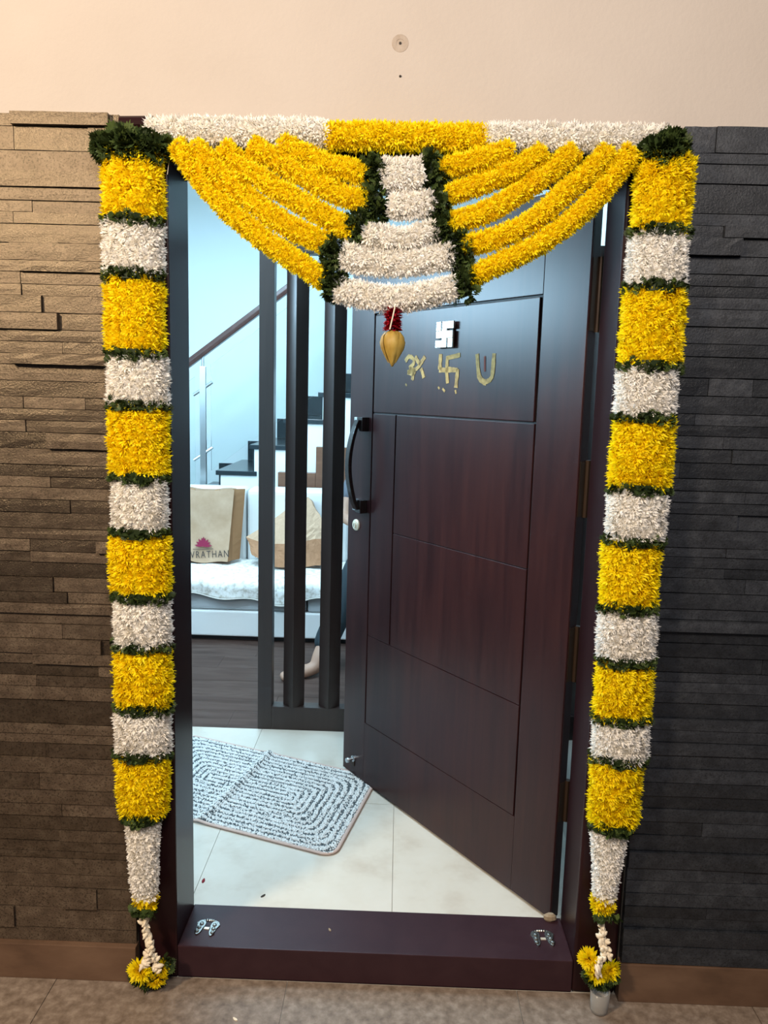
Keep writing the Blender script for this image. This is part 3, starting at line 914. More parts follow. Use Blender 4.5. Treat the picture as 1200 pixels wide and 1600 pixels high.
# printed emblem: lotus of pointed petals
m = MB()
lc = Vector((-1.108, 0, 0.548))
for a, ln, wd in ((-82, 0.055, 0.011), (-58, 0.052, 0.013), (-34, 0.054, 0.014), (-12, 0.054, 0.012), (12, 0.054, 0.012), (34, 0.054, 0.014), (58, 0.052, 0.013), (82, 0.055, 0.011), (0, 0.060, 0.014)):
    r = math.radians(a); d = Vector((math.sin(r), 0, math.cos(r))); sd_ = Vector((d.z, 0, -d.x))
    pts = []
    for t, w_ in ((0.0, 0.15), (0.35, 0.8), (0.6, 1.0), (0.82, 0.6), (1.0, 0.0), (0.82, -0.6), (0.6, -1.0), (0.35, -0.8)):
        c = lc + d * ln * t + sd_ * wd * w_ * 0.6
        pts.append((c.x, c.z))
    yb = 2.945
    m.prism(pts, lambda a_, b_, t_: Vector((a_, 2.9555 + (b_ - .45) * 0.13 + t_, b_)) - JO, -0.0012 - random.random() * .0008, 0.003)
m.build('lotus_print', M_lotus, jb)
m = MB(); m.prism([(-1.172, 0.528), (-1.046, 0.534), (-1.046, 0.5365), (-1.172, 0.5305)], lambda a_, b_, t_: Vector((a_, 2.956 + (b_ - .45) * 0.13 + t_, b_)) - JO, -0.001, 0.003)
m.build('printed_line', M_ink, jb)
tc = bpy.data.curves.new('lettering', 'FONT'); tc.body = 'VRATHAN'; tc.size = 0.062; tc.extrude = 0.0008; tc.space_character = 1.22
tmp = bpy.data.objects.new('lettering_curve', tc); COL.objects.link(tmp)
bpy.context.view_layer.update()
tme = bpy.data.meshes.new_from_object(tmp.evaluated_get(bpy.context.evaluated_depsgraph_get()))
bpy.data.objects.remove(tmp, do_unlink=True); bpy.data.curves.remove(tc)
tme.materials.clear()
to = link('lettering', tme, M_ink, jb); to.scale = (0.74, 1, 1)
to.location = Vector((-1.186, 2.9555, 0.474)) - JO
to.rotation_euler = (math.radians(90 - 7), 0, 0); to.rotation_euler.rotate_axis('Z', math.radians(3.5))

jb.location.z += 0.012

# folded kraft paper bag
kb = empty('kraft_paper_bag', (-0.6, 2.95, 0.45), 'crumpled brown kraft paper bag lying open beside the jute bag', 'bag')
KO = Vector((-0.6, 2.95, 0.45))
A = [(-0.835, 2.965, 0.618), (-0.675, 2.895, 0.585), (-0.52, 2.905, 0.612), (-0.365, 2.935, 0.625),      # 0-3 fold line
     (-0.80, 2.955, 0.515), (-0.655, 2.885, 0.448), (-0.50, 2.905, 0.452), (-0.368, 2.925, 0.458),       # 4-7 bottom edge
     (-0.60, 3.02, 0.785), (-0.47, 3.09, 0.868), (-0.392, 3.03, 0.765), (-0.365, 3.00, 0.725),           # 8-11 ridge
     (-0.82, 3.08, 0.60), (-0.60, 3.15, 0.72), (-0.45, 3.16, 0.82), (-0.36, 3.12, 0.66),                  # 12-15 back top
     (-0.80, 3.08, 0.46), (-0.36, 3.12, 0.455)]
vk = lambda idx: [Vector(A[i]) - KO for i in idx]
m = MB(); m.add(vk(range(18)), [(0, 1, 5, 4), (1, 2, 6, 5), (2, 3, 7, 6), (3, 15, 17, 7), (0, 4, 16, 12)])
f1 = m.build('front_fold', M_kraft, kb)
m = MB(); m.add(vk(range(18)), [(0, 8, 1), (1, 8, 2), (2, 8, 9, 10), (2, 10, 11, 3), (8, 13, 14, 9), (0, 12, 13, 8), (9, 14, 10), (10, 14, 15, 11), (11, 15, 3)])
f2 = m.build('flap', M_kraft_in, kb)
for f in (f1, f2):
    bm = bmesh.new(); bm.from_mesh(f.data)
    bmesh.ops.delete(bm, geom=[v for v in bm.verts if not v.link_faces], context='VERTS')
    bmesh.ops.subdivide_edges(bm, edges=bm.edges, cuts=3, use_grid_fill=True)
    for v in bm.verts:
        v.co += Vector((math.sin(v.co.z * 61 + v.co.y * 20), math.sin(v.co.x * 57 + v.co.z * 33), math.sin(v.co.x * 43 + v.co.y * 37))) * 0.0045
    bm.to_mesh(f.data); bm.free()
    s = f.modifiers.new('paper', 'SOLIDIFY'); s.thickness = 0.002

kb.location.z += 0.012

# ------------------------------------------------------------------ staircase, railing, under-stair cabinet
stair = empty('staircase', (-0.9, 3.9, ZF), 'staircase with black granite treads and white side climbing to the right behind the sofa', 'staircase')
TO = Vector((-0.9, 3.9, ZF))
RISE, RUN = 0.182, 0.231
X0, Zt0 = -1.132, 0.985      # left end and top of the tread whose front edge is seen first
poly = []
k0, k1 = -5, 7
for k in range(k0, k1):
    xa = X0 + RUN * k; za = Zt0 + RISE * k - 0.032
    poly += [(xa + 0.012, za - RISE if k > k0 else ZF), (xa + 0.012, za)]
xe = X0 + RUN * k1
poly += [(xe, Zt0 + RISE * (k1 - 1) - 0.032), (xe, ZF)]
MB().prism(poly, lambda a, b, t: Vector((a, t, b)) - TO, 3.512, 4.41).build('stair_body', M_white, stair)
for k in range(k0, k1):
    xa = X0 + RUN * k; zt = Zt0 + RISE * k
    MB().box(xa - 0.02 - TO.x, xa + RUN + 0.03 - TO.x, 3.50 - TO.y, 4.41 - TO.y, zt - 0.031 - TO.z, zt - TO.z).build('tread', M_granite, stair, bevel=0.003)
    MB().box(xa + 0.002 - TO.x, xa + 0.012 - TO.x, 3.512 - TO.y, 4.41 - TO.y, zt - RISE + 0.002 - TO.z, zt - 0.033 - TO.z).build('riser', M_granite, stair)
    MB().box(xa + 0.03 - TO.x, xa + RUN + 0.012 - TO.x, 4.395 - TO.y, 4.418 - TO.y, zt + 0.001 - TO.z, zt + 0.15 - TO.z).build('skirting', M_granite, stair)
rl = empty('stair_railing', (-1.25, 3.56, 0.9), 'wooden handrail on a steel post with clear glass panels along the stairs', 'railing')
RO = Vector((-1.25, 3.56, 0.9))
slope = (2.222 - 1.724) / (1.324 - 0.668)
hz = lambda x: 1.724 + slope * (x + 1.324)
m = MB(); vs = []
pr = [(-0.026, -0.03), (0.026, -0.03), (0.032, 0.0), (0.024, 0.032), (-0.024, 0.032), (-0.032, 0.0)]
for x in (-2.2, -0.30):
    for a, b in pr: vs.append(Vector((x, 3.54 + a, hz(x) + b - 0.012)) - RO)
n_ = len(pr)
m.add(vs, [tuple(range(n_))[::-1], tuple(range(n_, 2 * n_))] + [(i, (i + 1) % n_, n_ + (i + 1) % n_, n_ + i) for i in range(n_)]).build('handrail', M_rail, rl, bevel=0.004)
px_ = -1.245
for px_ in (-1.245, -1.95):
    base = Zt0 + RISE * math.floor((px_ - X0 + 0.02) / RUN)
    po = MB().box(px_ - 0.022 - RO.x, px_ + 0.022 - RO.x, 3.53 - RO.y, 3.552 - RO.y, base - RO.z, hz(px_) - 0.10 - RO.z).build('post', M_steel, rl, bevel=0.003)
    MB().tube([Vector((px_, 3.541, hz(px_) - 0.10)) - RO, Vector((px_, 3.541, hz(px_) - 0.035)) - RO], 0.009, 10).build('pin', M_steel, po)
    for dzz in (-0.25, -0.69):
        MB().tube([Vector((px_ - 0.065, 3.541, hz(px_) + dzz - 0.045)) - RO, Vector((px_ + 0.065, 3.541, hz(px_) + dzz + 0.045)) - RO], 0.010, 10).build('bracket', M_steel, po)
for xa, xb in ((-1.90, -1.30), (-1.19, -0.33)):
    zl = lambda x: hz(x) - 0.845
    zh = lambda x: hz(x) - 0.13
    MB().prism([(xa, zl(xa)), (xb, zl(xb)), (xb, zh(xb)), (xa, zh(xa))], lambda a, b, t: Vector((a, t, b)) - RO, 3.536, 3.546).build('glass_panel', M_glass, rl)
cab = empty('under_stair_cabinet', (-0.4, 3.45, ZF), 'brown veneer cupboard with a stepped top under the stairs behind the sofa', 'cabinet')
CO = Vector((-0.4, 3.45, ZF))
for a, b, zt in ((-0.717, -0.4615, 0.990), (-0.4615, -0.20, 1.168), (-0.20, 0.06, 1.35)):
    MB().box(a + 0.0008 - CO.x, b - 0.0008 - CO.x, 3.44 - CO.y, 3.508 - CO.y, ZF - CO.z, zt - CO.z).build('door', M_brownply, cab, bevel=0.0015)

# ------------------------------------------------------------------ slatted partition
pt = empty('slatted_partition', (0.2, 1.43, ZF), 'dark wooden slatted partition standing between the entry tiles and wood floor', 'partition')
PO = Vector((0.2, 1.43, ZF))


def ptbox(name, x0, x1, y0, y1, z0, z1, bevel=0.002):
    return MB().box(x0 - PO.x, x1 - PO.x, y0 - PO.y, y1 - PO.y, z0 - PO.z, z1 - PO.z).build(name, M_part, pt, bevel=bevel)


ptbox('stile', -0.485, -0.424, 1.40, 1.46, ZF, 2.135)
ptbox('top_rail', -0.424, 0.945, 1.40, 1.46, 2.078, 2.135)
ptbox('bottom_rail', -0.424, 0.945, 1.40, 1.46, ZF, 0.176)
x = -0.332
while x < 0.92:
    hw = 0.0465
    MB().prism([(0, -hw), (hw, 0), (0, hw), (-hw, 0)], lambda a, b, t: Vector((x + a, 1.43 + b * 0.9, t)) - PO, 0.176, 2.078).build('slat', M_part, pt, bevel=0.002)
    x += 0.155

# ------------------------------------------------------------------ chenille door mat
matc = np.array([[-0.071, 0.447], [0.052, 0.985], [-0.77, 1.31], [-0.90, 0.755]])   # near right, far right, far left, near left
mt = empty('door_mat', (-0.42, 0.87, ZF), 'grey and white chenille door mat with looped stripes on the tiles by the door', 'mat')
MO = Vector((-0.42, 0.87, ZF))


def mpt(u_, v_):
    """u: 0 right edge .. 1 left, v: 0 near .. 1 far"""
    a = matc[0] * (1 - u_) + matc[3] * u_; b = matc[1] * (1 - u_) + matc[2] * u_
    return a * (1 - v_) + b * v_


MW, MH = 0.88, 0.56


def crease(u_, v_):
    # one low fold runs across the mat, left of the middle
    d = (u_ * MW - (0.50 - 0.03 * v_))
    return 0.013 * math.exp(-(d / 0.016) ** 2)


def corner_cut(u_, v_):
    # rounded corners
    r = 0.05
    x = min(u_, 1 - u_) * MW; y = min(v_, 1 - v_) * MH
    if x < r and y < r: return (r - x) ** 2 + (r - y) ** 2 <= r * r
    return True


# backing
V = []; n1, n2 = 60, 30
per = []
for k in range(160):
    t = k / 160 * 4
    s = int(t); f = t - s
    per.append([(f, 0), (1, f), (1 - f, 1), (0, 1 - f)][s])


def rounded(u_, v_, ins=0.0):
    r = 0.05
    x = u_ * MW; y = v_ * MH
    cx = min(max(x, r), MW - r); cy = min(max(y, r), MH - r)
    dx, dy = x - cx, y - cy
    l = math.hypot(dx, dy)
    if l > r - ins and l > 1e-6:
        x = cx + dx / l * (r - ins); y = cy + dy / l * (r - ins)
    return x / MW, y / MH


m = MB()
top = []; bot = []
for u_, v_ in per:
    ur, vr = rounded(u_, v_)
    p = mpt(ur, vr)
    top.append(Vector((p[0], p[1], ZF + 0.0030)) - MO); bot.append(Vector((p[0], p[1], ZF)) - MO)
m.add(top + bot, [tuple(range(160)), tuple(range(160, 320))[::-1]] + [(i, i + 160, (i + 1) % 160 + 160, (i + 1) % 160) for i in range(160)])
m.build('backing', M_matbase, mt)
loop = []
for u_, v_ in per + per[:1]:
    ur, vr = rounded(u_, v_, 0.003); p = mpt(ur, vr)
    loop.append(Vector((p[0], p[1], ZF + 0.0048 + crease(ur, vr) * 0.35)) - MO)
MB().tube(loop, 0.0075, 6, caps=False, flat=0.55).build('binding', M_matb, mt, smooth=True)
# pile: looped tufts in concentric rounded rectangles
tw, td = [], []
step = 0.0053
for i in range(int(MW / step)):
    for j in range(int(MH / step)):
        x = (i + 0.5 + random.uniform(-.3, .3)) * step; y = (j + 0.5 + random.uniform(-.3, .3)) * step
        u_, v_ = x / MW, y / MH
        if not corner_cut(u_, v_): continue
        e = min(x, MW - x, y, MH - y)
        if e < 0.008: continue
        # rounded distance to the edge
        cx, cy = abs(x - MW / 2), abs(y - MH / 2)
        ax, ay = cx - (MW / 2 - MH / 2), cy
        dd = MH / 2 - (max(ax, ay) if ax < 0 or ay < 0 else (ax ** 9 + ay ** 9) ** (1 / 9))
        ph = (dd / 0.0250) % 1.0
        p = mpt(u_, v_)
        hgt = 0.0075 if ph > 0.36 else 0.0055
        pos = (p[0], p[1], ZF + 0.0025 + crease(u_, v_), hgt)
        dark = ph < 0.33 + random.uniform(-0.20, 0.20)
        if random.random() < 0.05: dark = not dark
        (td if dark else tw).append(pos)


def tufts(name, L_, material, r):
    L_ = np.array(L_); k = len(L_)
    a = rng.uniform(0, 6.28, k)
    V = []
    for q_ in range(4):
        an = a + q_ * math.pi / 2
        V.append(np.stack([L_[:, 0] + r * np.cos(an), L_[:, 1] + r * np.sin(an), L_[:, 2]], 1))
    for q_ in range(4):
        an = a + q_ * math.pi / 2 + .3
        V.append(np.stack([L_[:, 0] + r * .75 * np.cos(an) + 0, L_[:, 1] + r * .75 * np.sin(an), L_[:, 2] + L_[:, 3] * rng.uniform(.75, 1.0, k)], 1))
    V = np.stack(V, 1).reshape(-1, 3) - np.array(MO)
    b = (np.arange(k) * 8)[:, None]
    q = np.concatenate([b + np.array([[4, 5, 6, 7]])] + [b + np.array([[i, (i + 1) % 4, 4 + (i + 1) % 4, 4 + i]]) for i in range(4)])
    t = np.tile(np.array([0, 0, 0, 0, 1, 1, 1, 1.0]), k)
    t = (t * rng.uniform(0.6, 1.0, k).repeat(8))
    o = link(name, np_mesh(name, V, q, t), material, mt); o['kind'] = 'stuff'


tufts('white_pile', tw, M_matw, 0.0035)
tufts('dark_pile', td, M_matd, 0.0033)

# ------------------------------------------------------------------ garlands
GL = [('y', -0.507, 2.047, -0.507, 1.895, 0.07, 0.071), ('w', -0.508, 1.893, -0.508, 1.778, 0.071, 0.071), ('y', -0.508, 1.78, -0.509, 1.606, 0.069, 0.07), ('w', -0.504, 1.602, -0.504, 1.492, 0.072, 0.072), ('y', -0.505, 1.489, -0.505, 1.332, 0.072, 0.073), ('w', -0.505, 1.318, -0.506, 1.203, 0.066, 0.067), ('y', -0.506, 1.188, -0.506, 1.05, 0.074, 0.075), ('w', -0.503, 1.036, -0.504, 0.923, 0.07, 0.071), ('y', -0.504, 0.919, -0.504, 0.766, 0.072, 0.072), ('w', -0.507, 0.766, -0.507, 0.651, 0.07, 0.071), ('y', -0.509, 0.646, -0.51, 0.486, 0.071, 0.064), ('t', -0.512, 0.484, -0.51, 0.26, 0.047, 0.034), ('s', -0.508, 0.274, -0.509, 0.238, 0.035, 0.034)]
GR = [('y', 0.653, 2.058, 0.654, 1.899, 0.066, 0.067), ('w', 0.652, 1.897, 0.653, 1.785, 0.067, 0.068), ('y', 0.652, 1.777, 0.653, 1.611, 0.072, 0.073), ('w', 0.649, 1.607, 0.65, 1.498, 0.07, 0.07), ('y', 0.65, 1.491, 0.651, 1.334, 0.072, 0.074), ('w', 0.647, 1.329, 0.649, 1.213, 0.071, 0.071), ('y', 0.642, 1.21, 0.644, 1.055, 0.07, 0.07), ('w', 0.645, 1.05, 0.647, 0.93, 0.071, 0.071), ('y', 0.647, 0.919, 0.649, 0.778, 0.07, 0.071), ('w', 0.649, 0.782, 0.651, 0.675, 0.07, 0.07), ('y', 0.645, 0.681, 0.647, 0.508, 0.067, 0.062), ('t', 0.64, 0.502, 0.639, 0.307, 0.049, 0.029), ('s', 0.637, 0.318, 0.637, 0.274, 0.032, 0.032)]
YC = -0.052


def side_garland(root, data):
    O = root.location
    prev = None
    for kind, x0, z0, x1, z1, a0, a1 in data:
        path = [Vector((x0, YC, z0)) - O, Vector(((x0 + x1) / 2, YC, (z0 + z1) / 2)) - O, Vector((x1, YC, z1)) - O]
        if kind in 'yw':
            ins = 0.004
            path[0].z -= ins; path[2].z += ins
            flower_tube('yellow_band' if kind == 'y' else 'white_band', path, (a0, a1), (0.046, 0.046), M_yel if kind == 'y' else M_whi, root,
                        fl_r=0.0215 if kind == 'y' else 0.019, n_pet=84 if kind == 'y' else 80, width=0.0023 if kind == 'y' else 0.0021, step=0.0175 if kind == 'y' else 0.0155)
        elif kind == 't':
            flower_tube('white_column', path, (a0, a1), (0.036, 0.028), M_whi, root, fl_r=0.014, n_pet=22, width=0.0028, step=0.0115, end_blooms=False, theta=1.4)
        else:
            flower_tube('yellow_band', path, (a0, a1), (0.026, 0.026), M_yel, root, fl_r=0.017, n_pet=40, width=0.0026, step=0.017)
        if prev is not None and kind != 's':
            # ring of leaves between two bands
            zc = (prev[1] + z0) / 2; xc = (prev[0] + x0) / 2; aa = min(prev[2], a0)
            ctr, nr = [], []
            for k in range(30):
                an = -1.75 + 3.5 * (k + random.random()) / 30
                ctr.append(Vector((xc + math.sin(an) * aa * 0.86, YC - math.cos(an) * 0.037, zc + random.gauss(0, 0.004))) - O)
                nr.append((math.sin(an) * 0.9, -math.cos(an) * 0.9, random.gauss(0, 0.35)))
            leaf_mass('leaf_ring', ctr, nr, 0.0195, M_leaf, root, 4, 0.7)
            cb = MB().tube([Vector((xc, YC, zc - 0.012)) - O, Vector((xc, YC, zc + 0.012)) - O], [0.045, 0.045], 10).build('leaf_core', M_leaf, root)
            cb.scale = (1, 1, 1)
            prev2 = None
        prev = (x1, z1, a1)
    # leaves under the last small yellow band
    xc, zc = prev[0], prev[1]
    ctr = [Vector((xc + random.uniform(-1, 1) * 0.026, YC - random.uniform(0, 0.018), zc - 0.003)) - O for k in range(14)]
    leaf_mass('leaf_ring', ctr, [(random.gauss(0, .6), -0.5, -0.6) for k in ctr], 0.026, M_leaf, root, 3, 0.6)


def leaf_bunch(root, x, z, hw, hh, yc=YC, count=60, size=0.034, hd_=0.03, name='leaf_bunch'):
    O = root.location
    ctr, nr = [], []
    for k in range(count):
        v = np.array([random.gauss(0, 1), random.gauss(0, 1), random.gauss(0, 1)]); v /= np.linalg.norm(v)
        if v[1] > 0.3: v[1] = -v[1]
        ctr.append(Vector((x + v[0] * hw * 0.72, yc + v[1] * hd_ * 0.72, z + v[2] * hh * 0.72)) - O); nr.append(v * 0.9 + np.array([0, 0, -0.15]))
    o = leaf_mass(name, ctr, nr, size, M_leaf, root, 5, 0.75)
    m = MB(); n = 12
    m.lathe([(0.05, -0.62), (0.42, -0.5), (0.62, 0), (0.42, 0.5), (0.05, 0.62)], n=n)
    m.v = [((x + a * hw), yc + b * hd_, z + c * hh) for a, b, c in m.v]
    m.v = [tuple(Vector(v) - O) for v in m.v]
    m.build('leaf_core', M_leaf, root)
    return o


gl = empty('flower_garland', (-0.507, YC, 0.24), 'long left garland of yellow and white chrysanthemum bands against brown stone', 'garland', 'side garlands of the doorway')
side_garland(gl, GL)
leaf_bunch(gl, -0.520, 2.050, 0.074, 0.022, count=80, size=0.036, hd_=0.042)
leaf_bunch(gl, -0.466, 2.050, 0.034, 0.022, count=24, size=0.034, hd_=0.03)
MB().tube([Vector((-0.435, -0.03, 2.06)) - gl.location, Vector((-0.432, -0.032, 2.03)) - gl.location, Vector((-0.436, -0.034, 2.0)) - gl.location], 0.0012, 5).build('thread', M_thread, gl)
gr = empty('flower_garland', (0.647, YC, 0.28), 'long right garland of yellow and white chrysanthemum bands against dark grey stone', 'garland', 'side garlands of the doorway')
side_garland(gr, GR)
leaf_bunch(gr, 0.648, 2.060, 0.056, 0.020, count=66, size=0.034, hd_=0.040)
leaf_bunch(gr, 0.662, 2.084, 0.018, 0.018, count=16, size=0.028, hd_=0.026)


def open_flower(root, x, y, z, n, r, name='chrysanthemum'):
    O = root.location
    V, q, t = blooms([Vector((x, y, z)) - O], [n], r, 120, 0.0037, 1.7, foot=0.15, tip_jit=0.14, tall=0.8)
    return link(name, np_mesh(name, V, q, t), M_yel, root)


def tuberose(root, pts, r0=0.0070, gap=0.0095):
    """string of white buds, each one built"""
    O = root.location
    P, ln = resample([Vector(p) - O for p in pts], max(3, int(sum((Vector(b) - Vector(a)).length for a, b in zip(pts[:-1], pts[1:])) / gap)))
    base = MB().lathe([(0.1, -1.2), (0.7, -0.5), (1.0, 0.2), (0.75, 0.85), (0.15, 1.3)], n=8).mesh('tuberose_bud', True)
    base.materials.append(M_tube)
    for i, p in enumerate(P):
        for k in range(3):
            o = bpy.data.objects.new('tuberose_bud', base); COL.objects.link(o); o.parent = root
            o.location = Vector(p) + Vector((random.uniform(-1, 1) * 0.007, random.uniform(-1, 0.4) * 0.006, random.uniform(-1, 1) * 0.003))
            o.rotation_euler = (random.gauss(0, 0.7), random.gauss(0, 0.8), 0)
            s = r0 * random.uniform(0.8, 1.15); o.scale = (s * 0.85, s * 0.85, s * 1.45)


# left tassel
tuberose(gl, [(-0.509, -0.05, 0.232), (-0.513, -0.052, 0.206), (-0.503, -0.055, 0.150), (-0.500, -0.062, 0.112), (-0.512, -0.070, 0.082)])
tuberose(gl, [(-0.500, -0.055, 0.130), (-0.487, -0.058, 0.100), (-0.478, -0.062, 0.068)])
open_flower(gl, -0.522, -0.060, 0.062, (-0.15, -0.9, 0.25), 0.035)
open_flower(gl, -0.482, -0.060, 0.044, (0.35, -0.8, -0.2), 0.029)
open_flower(gl, -0.470, -0.052, 0.066, (0.8, -0.4, 0.3), 0.022)
leaf_bunch(gl, -0.512, 0.040, 0.042, 0.020, yc=-0.046, count=20, size=0.03, hd_=0.015)
leaf_bunch(gl, -0.464, 0.066, 0.010, 0.026, yc=-0.042, count=7, size=0.024, hd_=0.012)
# right tassel
tuberose(gr, [(0.637, -0.05, 0.262), (0.636, -0.052, 0.235), (0.644, -0.055, 0.185), (0.640, -0.066, 0.150)])
tuberose(gr, [(0.648, -0.054, 0.19), (0.655, -0.064, 0.155)])
tuberose(gr, [(0.632, -0.072, 0.150), (0.629, -0.080, 0.118)])
open_flower(gr, 0.612, -0.056, 0.142, (-0.55, -0.8, 0.2), 0.031)
open_flower(gr, 0.632, -0.060, 0.108, (-0.1, -0.9, -0.15), 0.033)
open_flower(gr, 0.664, -0.056, 0.112, (0.5, -0.8, 0.0), 0.031)
leaf_bunch(gr, 0.645, 0.088, 0.040, 0.016, yc=-0.047, count=20, size=0.026, hd_=0.014)

# toran over the lintel
tr = empty('flower_toran', (0.08, -0.06, 1.74), 'fan shaped door toran of yellow strands, white rows and green leaves below the lintel', 'toran')
TRO = tr.location
STR = [[(-0.409, 2.055), (-0.332, 1.959), (-0.238, 1.877), (-0.144, 1.817), (-0.079, 1.777)], [(-0.368, 2.054), (-0.314, 1.999), (-0.258, 1.954), (-0.205, 1.917), (-0.144, 1.882), (-0.075, 1.855)], [(-0.308, 2.052), (-0.258, 2.011), (-0.192, 1.971), (-0.121, 1.934), (-0.05, 1.898), (-0.023, 1.882)], [(-0.245, 2.059), (-0.192, 2.03), (-0.122, 1.994), (-0.051, 1.961), (0.008, 1.946)], [(-0.178, 2.06), (-0.122, 2.039), (-0.076, 2.02), (-0.031, 2.012), (0.009, 2.0)],
       [(0.242, 1.79), (0.291, 1.815), (0.35, 1.845), (0.4, 1.873), (0.467, 1.926), (0.519, 1.98), (0.553, 2.028), (0.579, 2.063)], [(0.225, 1.858), (0.302, 1.879), (0.383, 1.921), (0.44, 1.976), (0.498, 2.027), (0.53, 2.062)], [(0.184, 1.903), (0.275, 1.932), (0.343, 1.975), (0.392, 2.01), (0.458, 2.06)], [(0.186, 1.965), (0.273, 1.995), (0.34, 2.026), (0.39, 2.056)], [(0.17, 2.019), (0.248, 2.038), (0.317, 2.057)]]
for s in STR:
    path = [Vector((x, -0.058, z)) - TRO for x, z in s]
    flower_tube('yellow_strand', path, (0.0262, 0.0272), (0.026, 0.026), M_yel, tr, fl_r=0.0145, n_pet=56, width=0.0017, step=0.0125, wrap=(-3.14, 3.14), end_blooms=True)
ROWS = [[(0.042, 1.999), (0.085, 2.002), (0.129, 2.003)], [(0.059, 1.938), (0.103, 1.938), (0.153, 1.943)], [(0.009, 1.874), (0.049, 1.87), (0.105, 1.87), (0.162, 1.89)], [(-0.041, 1.831), (0.008, 1.819), (0.068, 1.815), (0.128, 1.822), (0.198, 1.837)], [(-0.051, 1.757), (0.003, 1.748), (0.07, 1.74), (0.137, 1.75), (0.206, 1.768)]]
for s, hw in zip(ROWS, (0.040, 0.033, 0.030, 0.033, 0.032)):
    path = [Vector((x, -0.064, z)) - TRO for x, z in s]
    flower_tube('white_row', path, (hw, hw), (0.028, 0.028), M_whi, tr, fl_r=0.0165, n_pet=54, width=0.0021, step=0.0135, wrap=(-3.14, 3.14), tall=1.0)
LV = [(0.022, 2.005, 0.028, 0.041), (0.03, 1.944, 0.031, 0.044), (-0.008, 1.893, 0.022, 0.041), (-0.064, 1.839, 0.028, 0.037), (-0.064, 1.774, 0.028, 0.041), (0.151, 2.013, 0.03, 0.053), (0.165, 1.941, 0.022, 0.041), (0.175, 1.891, 0.019, 0.034), (0.216, 1.848, 0.031, 0.044), (0.229, 1.774, 0.034, 0.044)]
for x, z, a, b in LV:
    leaf_bunch(tr, x, z, a * 0.95, b * 0.95, yc=-0.055, count=34, size=0.024, hd_=0.026)
# garland along the top of the frame
tb = empty('flower_garland', (0.09, -0.034, 2.05), 'straight garland along the lintel, white at both ends and yellow in the middle', 'garland')
for a, b, mt_, nm in (((-0.473, 2.089), (-0.081, 2.093), M_whi, 'white_band'), ((-0.080, 2.087), (0.264, 2.09), M_yel, 'yellow_band'), ((0.265, 2.092), (0.657, 2.095), M_whi, 'white_band')):
    path = [Vector((a[0], -0.036, a[1])) - tb.location, Vector(((a[0] + b[0]) / 2, -0.036, (a[1] + b[1]) / 2)) - tb.location, Vector((b[0], -0.036, b[1])) - tb.location]
    flower_tube(nm, path, (0.033, 0.033), (0.031, 0.031), mt_, tb, fl_r=0.018, n_pet=54, width=0.0020, step=0.0135, wrap=(-3.14, 3.14), end_blooms=False)

# pendant: red flowers over a lotus bud
pd = empty('lotus_bud_pendant', (0.075, -0.075, 1.592), 'yellowish lotus bud hanging below the toran from a red flower collar', 'pendant')
PDO = pd.location
for z in (1.712, 1.703, 1.694, 1.685, 1.676):
    V, q, t = blooms([Vector((0.074, -0.072, z)) - PDO], [(0, -0.1, 1)], 0.021, 90, 0.0042, 2.2, foot=0.1, tall=0.6)
    link('red_flower', np_mesh('red_flower', V, q, t), M_red, pd)
MB().tube([Vector((0.078, -0.094, 1.722)) - PDO, Vector((0.074, -0.097, 1.70)) - PDO, Vector((0.068, -0.094, 1.672)) - PDO], 0.0016, 6).build('thread', M_thread, pd)
prof = [(0.002, 0.0), (0.006, 0.008), (0.014, 0.022), (0.0225, 0.038), (0.0255, 0.052), (0.022, 0.066), (0.014, 0.076), (0.006, 0.080)]
MB().lathe(prof, n=20).build('bud', M_bud, pd, smooth=True)
for k in range(6):
    a0 = k * 2.4
    m = MB(); vs = []; fs = []
    for i, (r, z) in enumerate(prof[1:-1]):
        wd = 0.55 * math.sin(math.pi * (i + 0.9) / 6.4)
        for j in range(5):
            an = a0 + wd * (j - 2) / 2
            rr = r * 1.03 + 0.0009 * (2 - abs(j - 2)) + 0.0004 * k
            vs.append((rr * math.cos(an), rr * math.sin(an), z))
    for i in range(len(prof) - 3):
        for j in range(4): fs.append((i * 5 + j, i * 5 + j + 1, i * 5 + j + 6, i * 5 + j + 5))
    m.add(vs, fs).build('bud_petal', M_bud, pd, smooth=True)

# ------------------------------------------------------------------ glass tumbler under the right garland
m = MB()
m.lathe([(0.0205, 0.0), (0.022, 0.004), (0.0245, 0.056), (0.0230, 0.056), (0.0205, 0.007), (0.0, 0.0065)], n=28)
gt = m.build('glass_tumbler', M_tumbler, loc=(0.645, -0.058, 0.0), smooth=True)
tag(gt, 'small clear glass tumbler on the porch floor below the right garland', 'tumbler')

# ------------------------------------------------------------------ silver footprints on the sill


def foot_bm(side):
    m = MB()
    n = 18
    pts = []
    for k in range(n):
        a = 2 * math.pi * k / n
        yy = math.sin(a) * 0.030
        wd = 0.0115 + 0.0045 * (yy / 0.03) - 0.003 * math.exp(-((yy + 0.002) / 0.010) ** 2)
        pts.append((math.cos(a) * wd + 0.0025 * math.sin(yy * 60) * side, yy))
    m.prism(pts, lambda a, b, t: (a, b, t), 0.0, 0.0035)
    return m


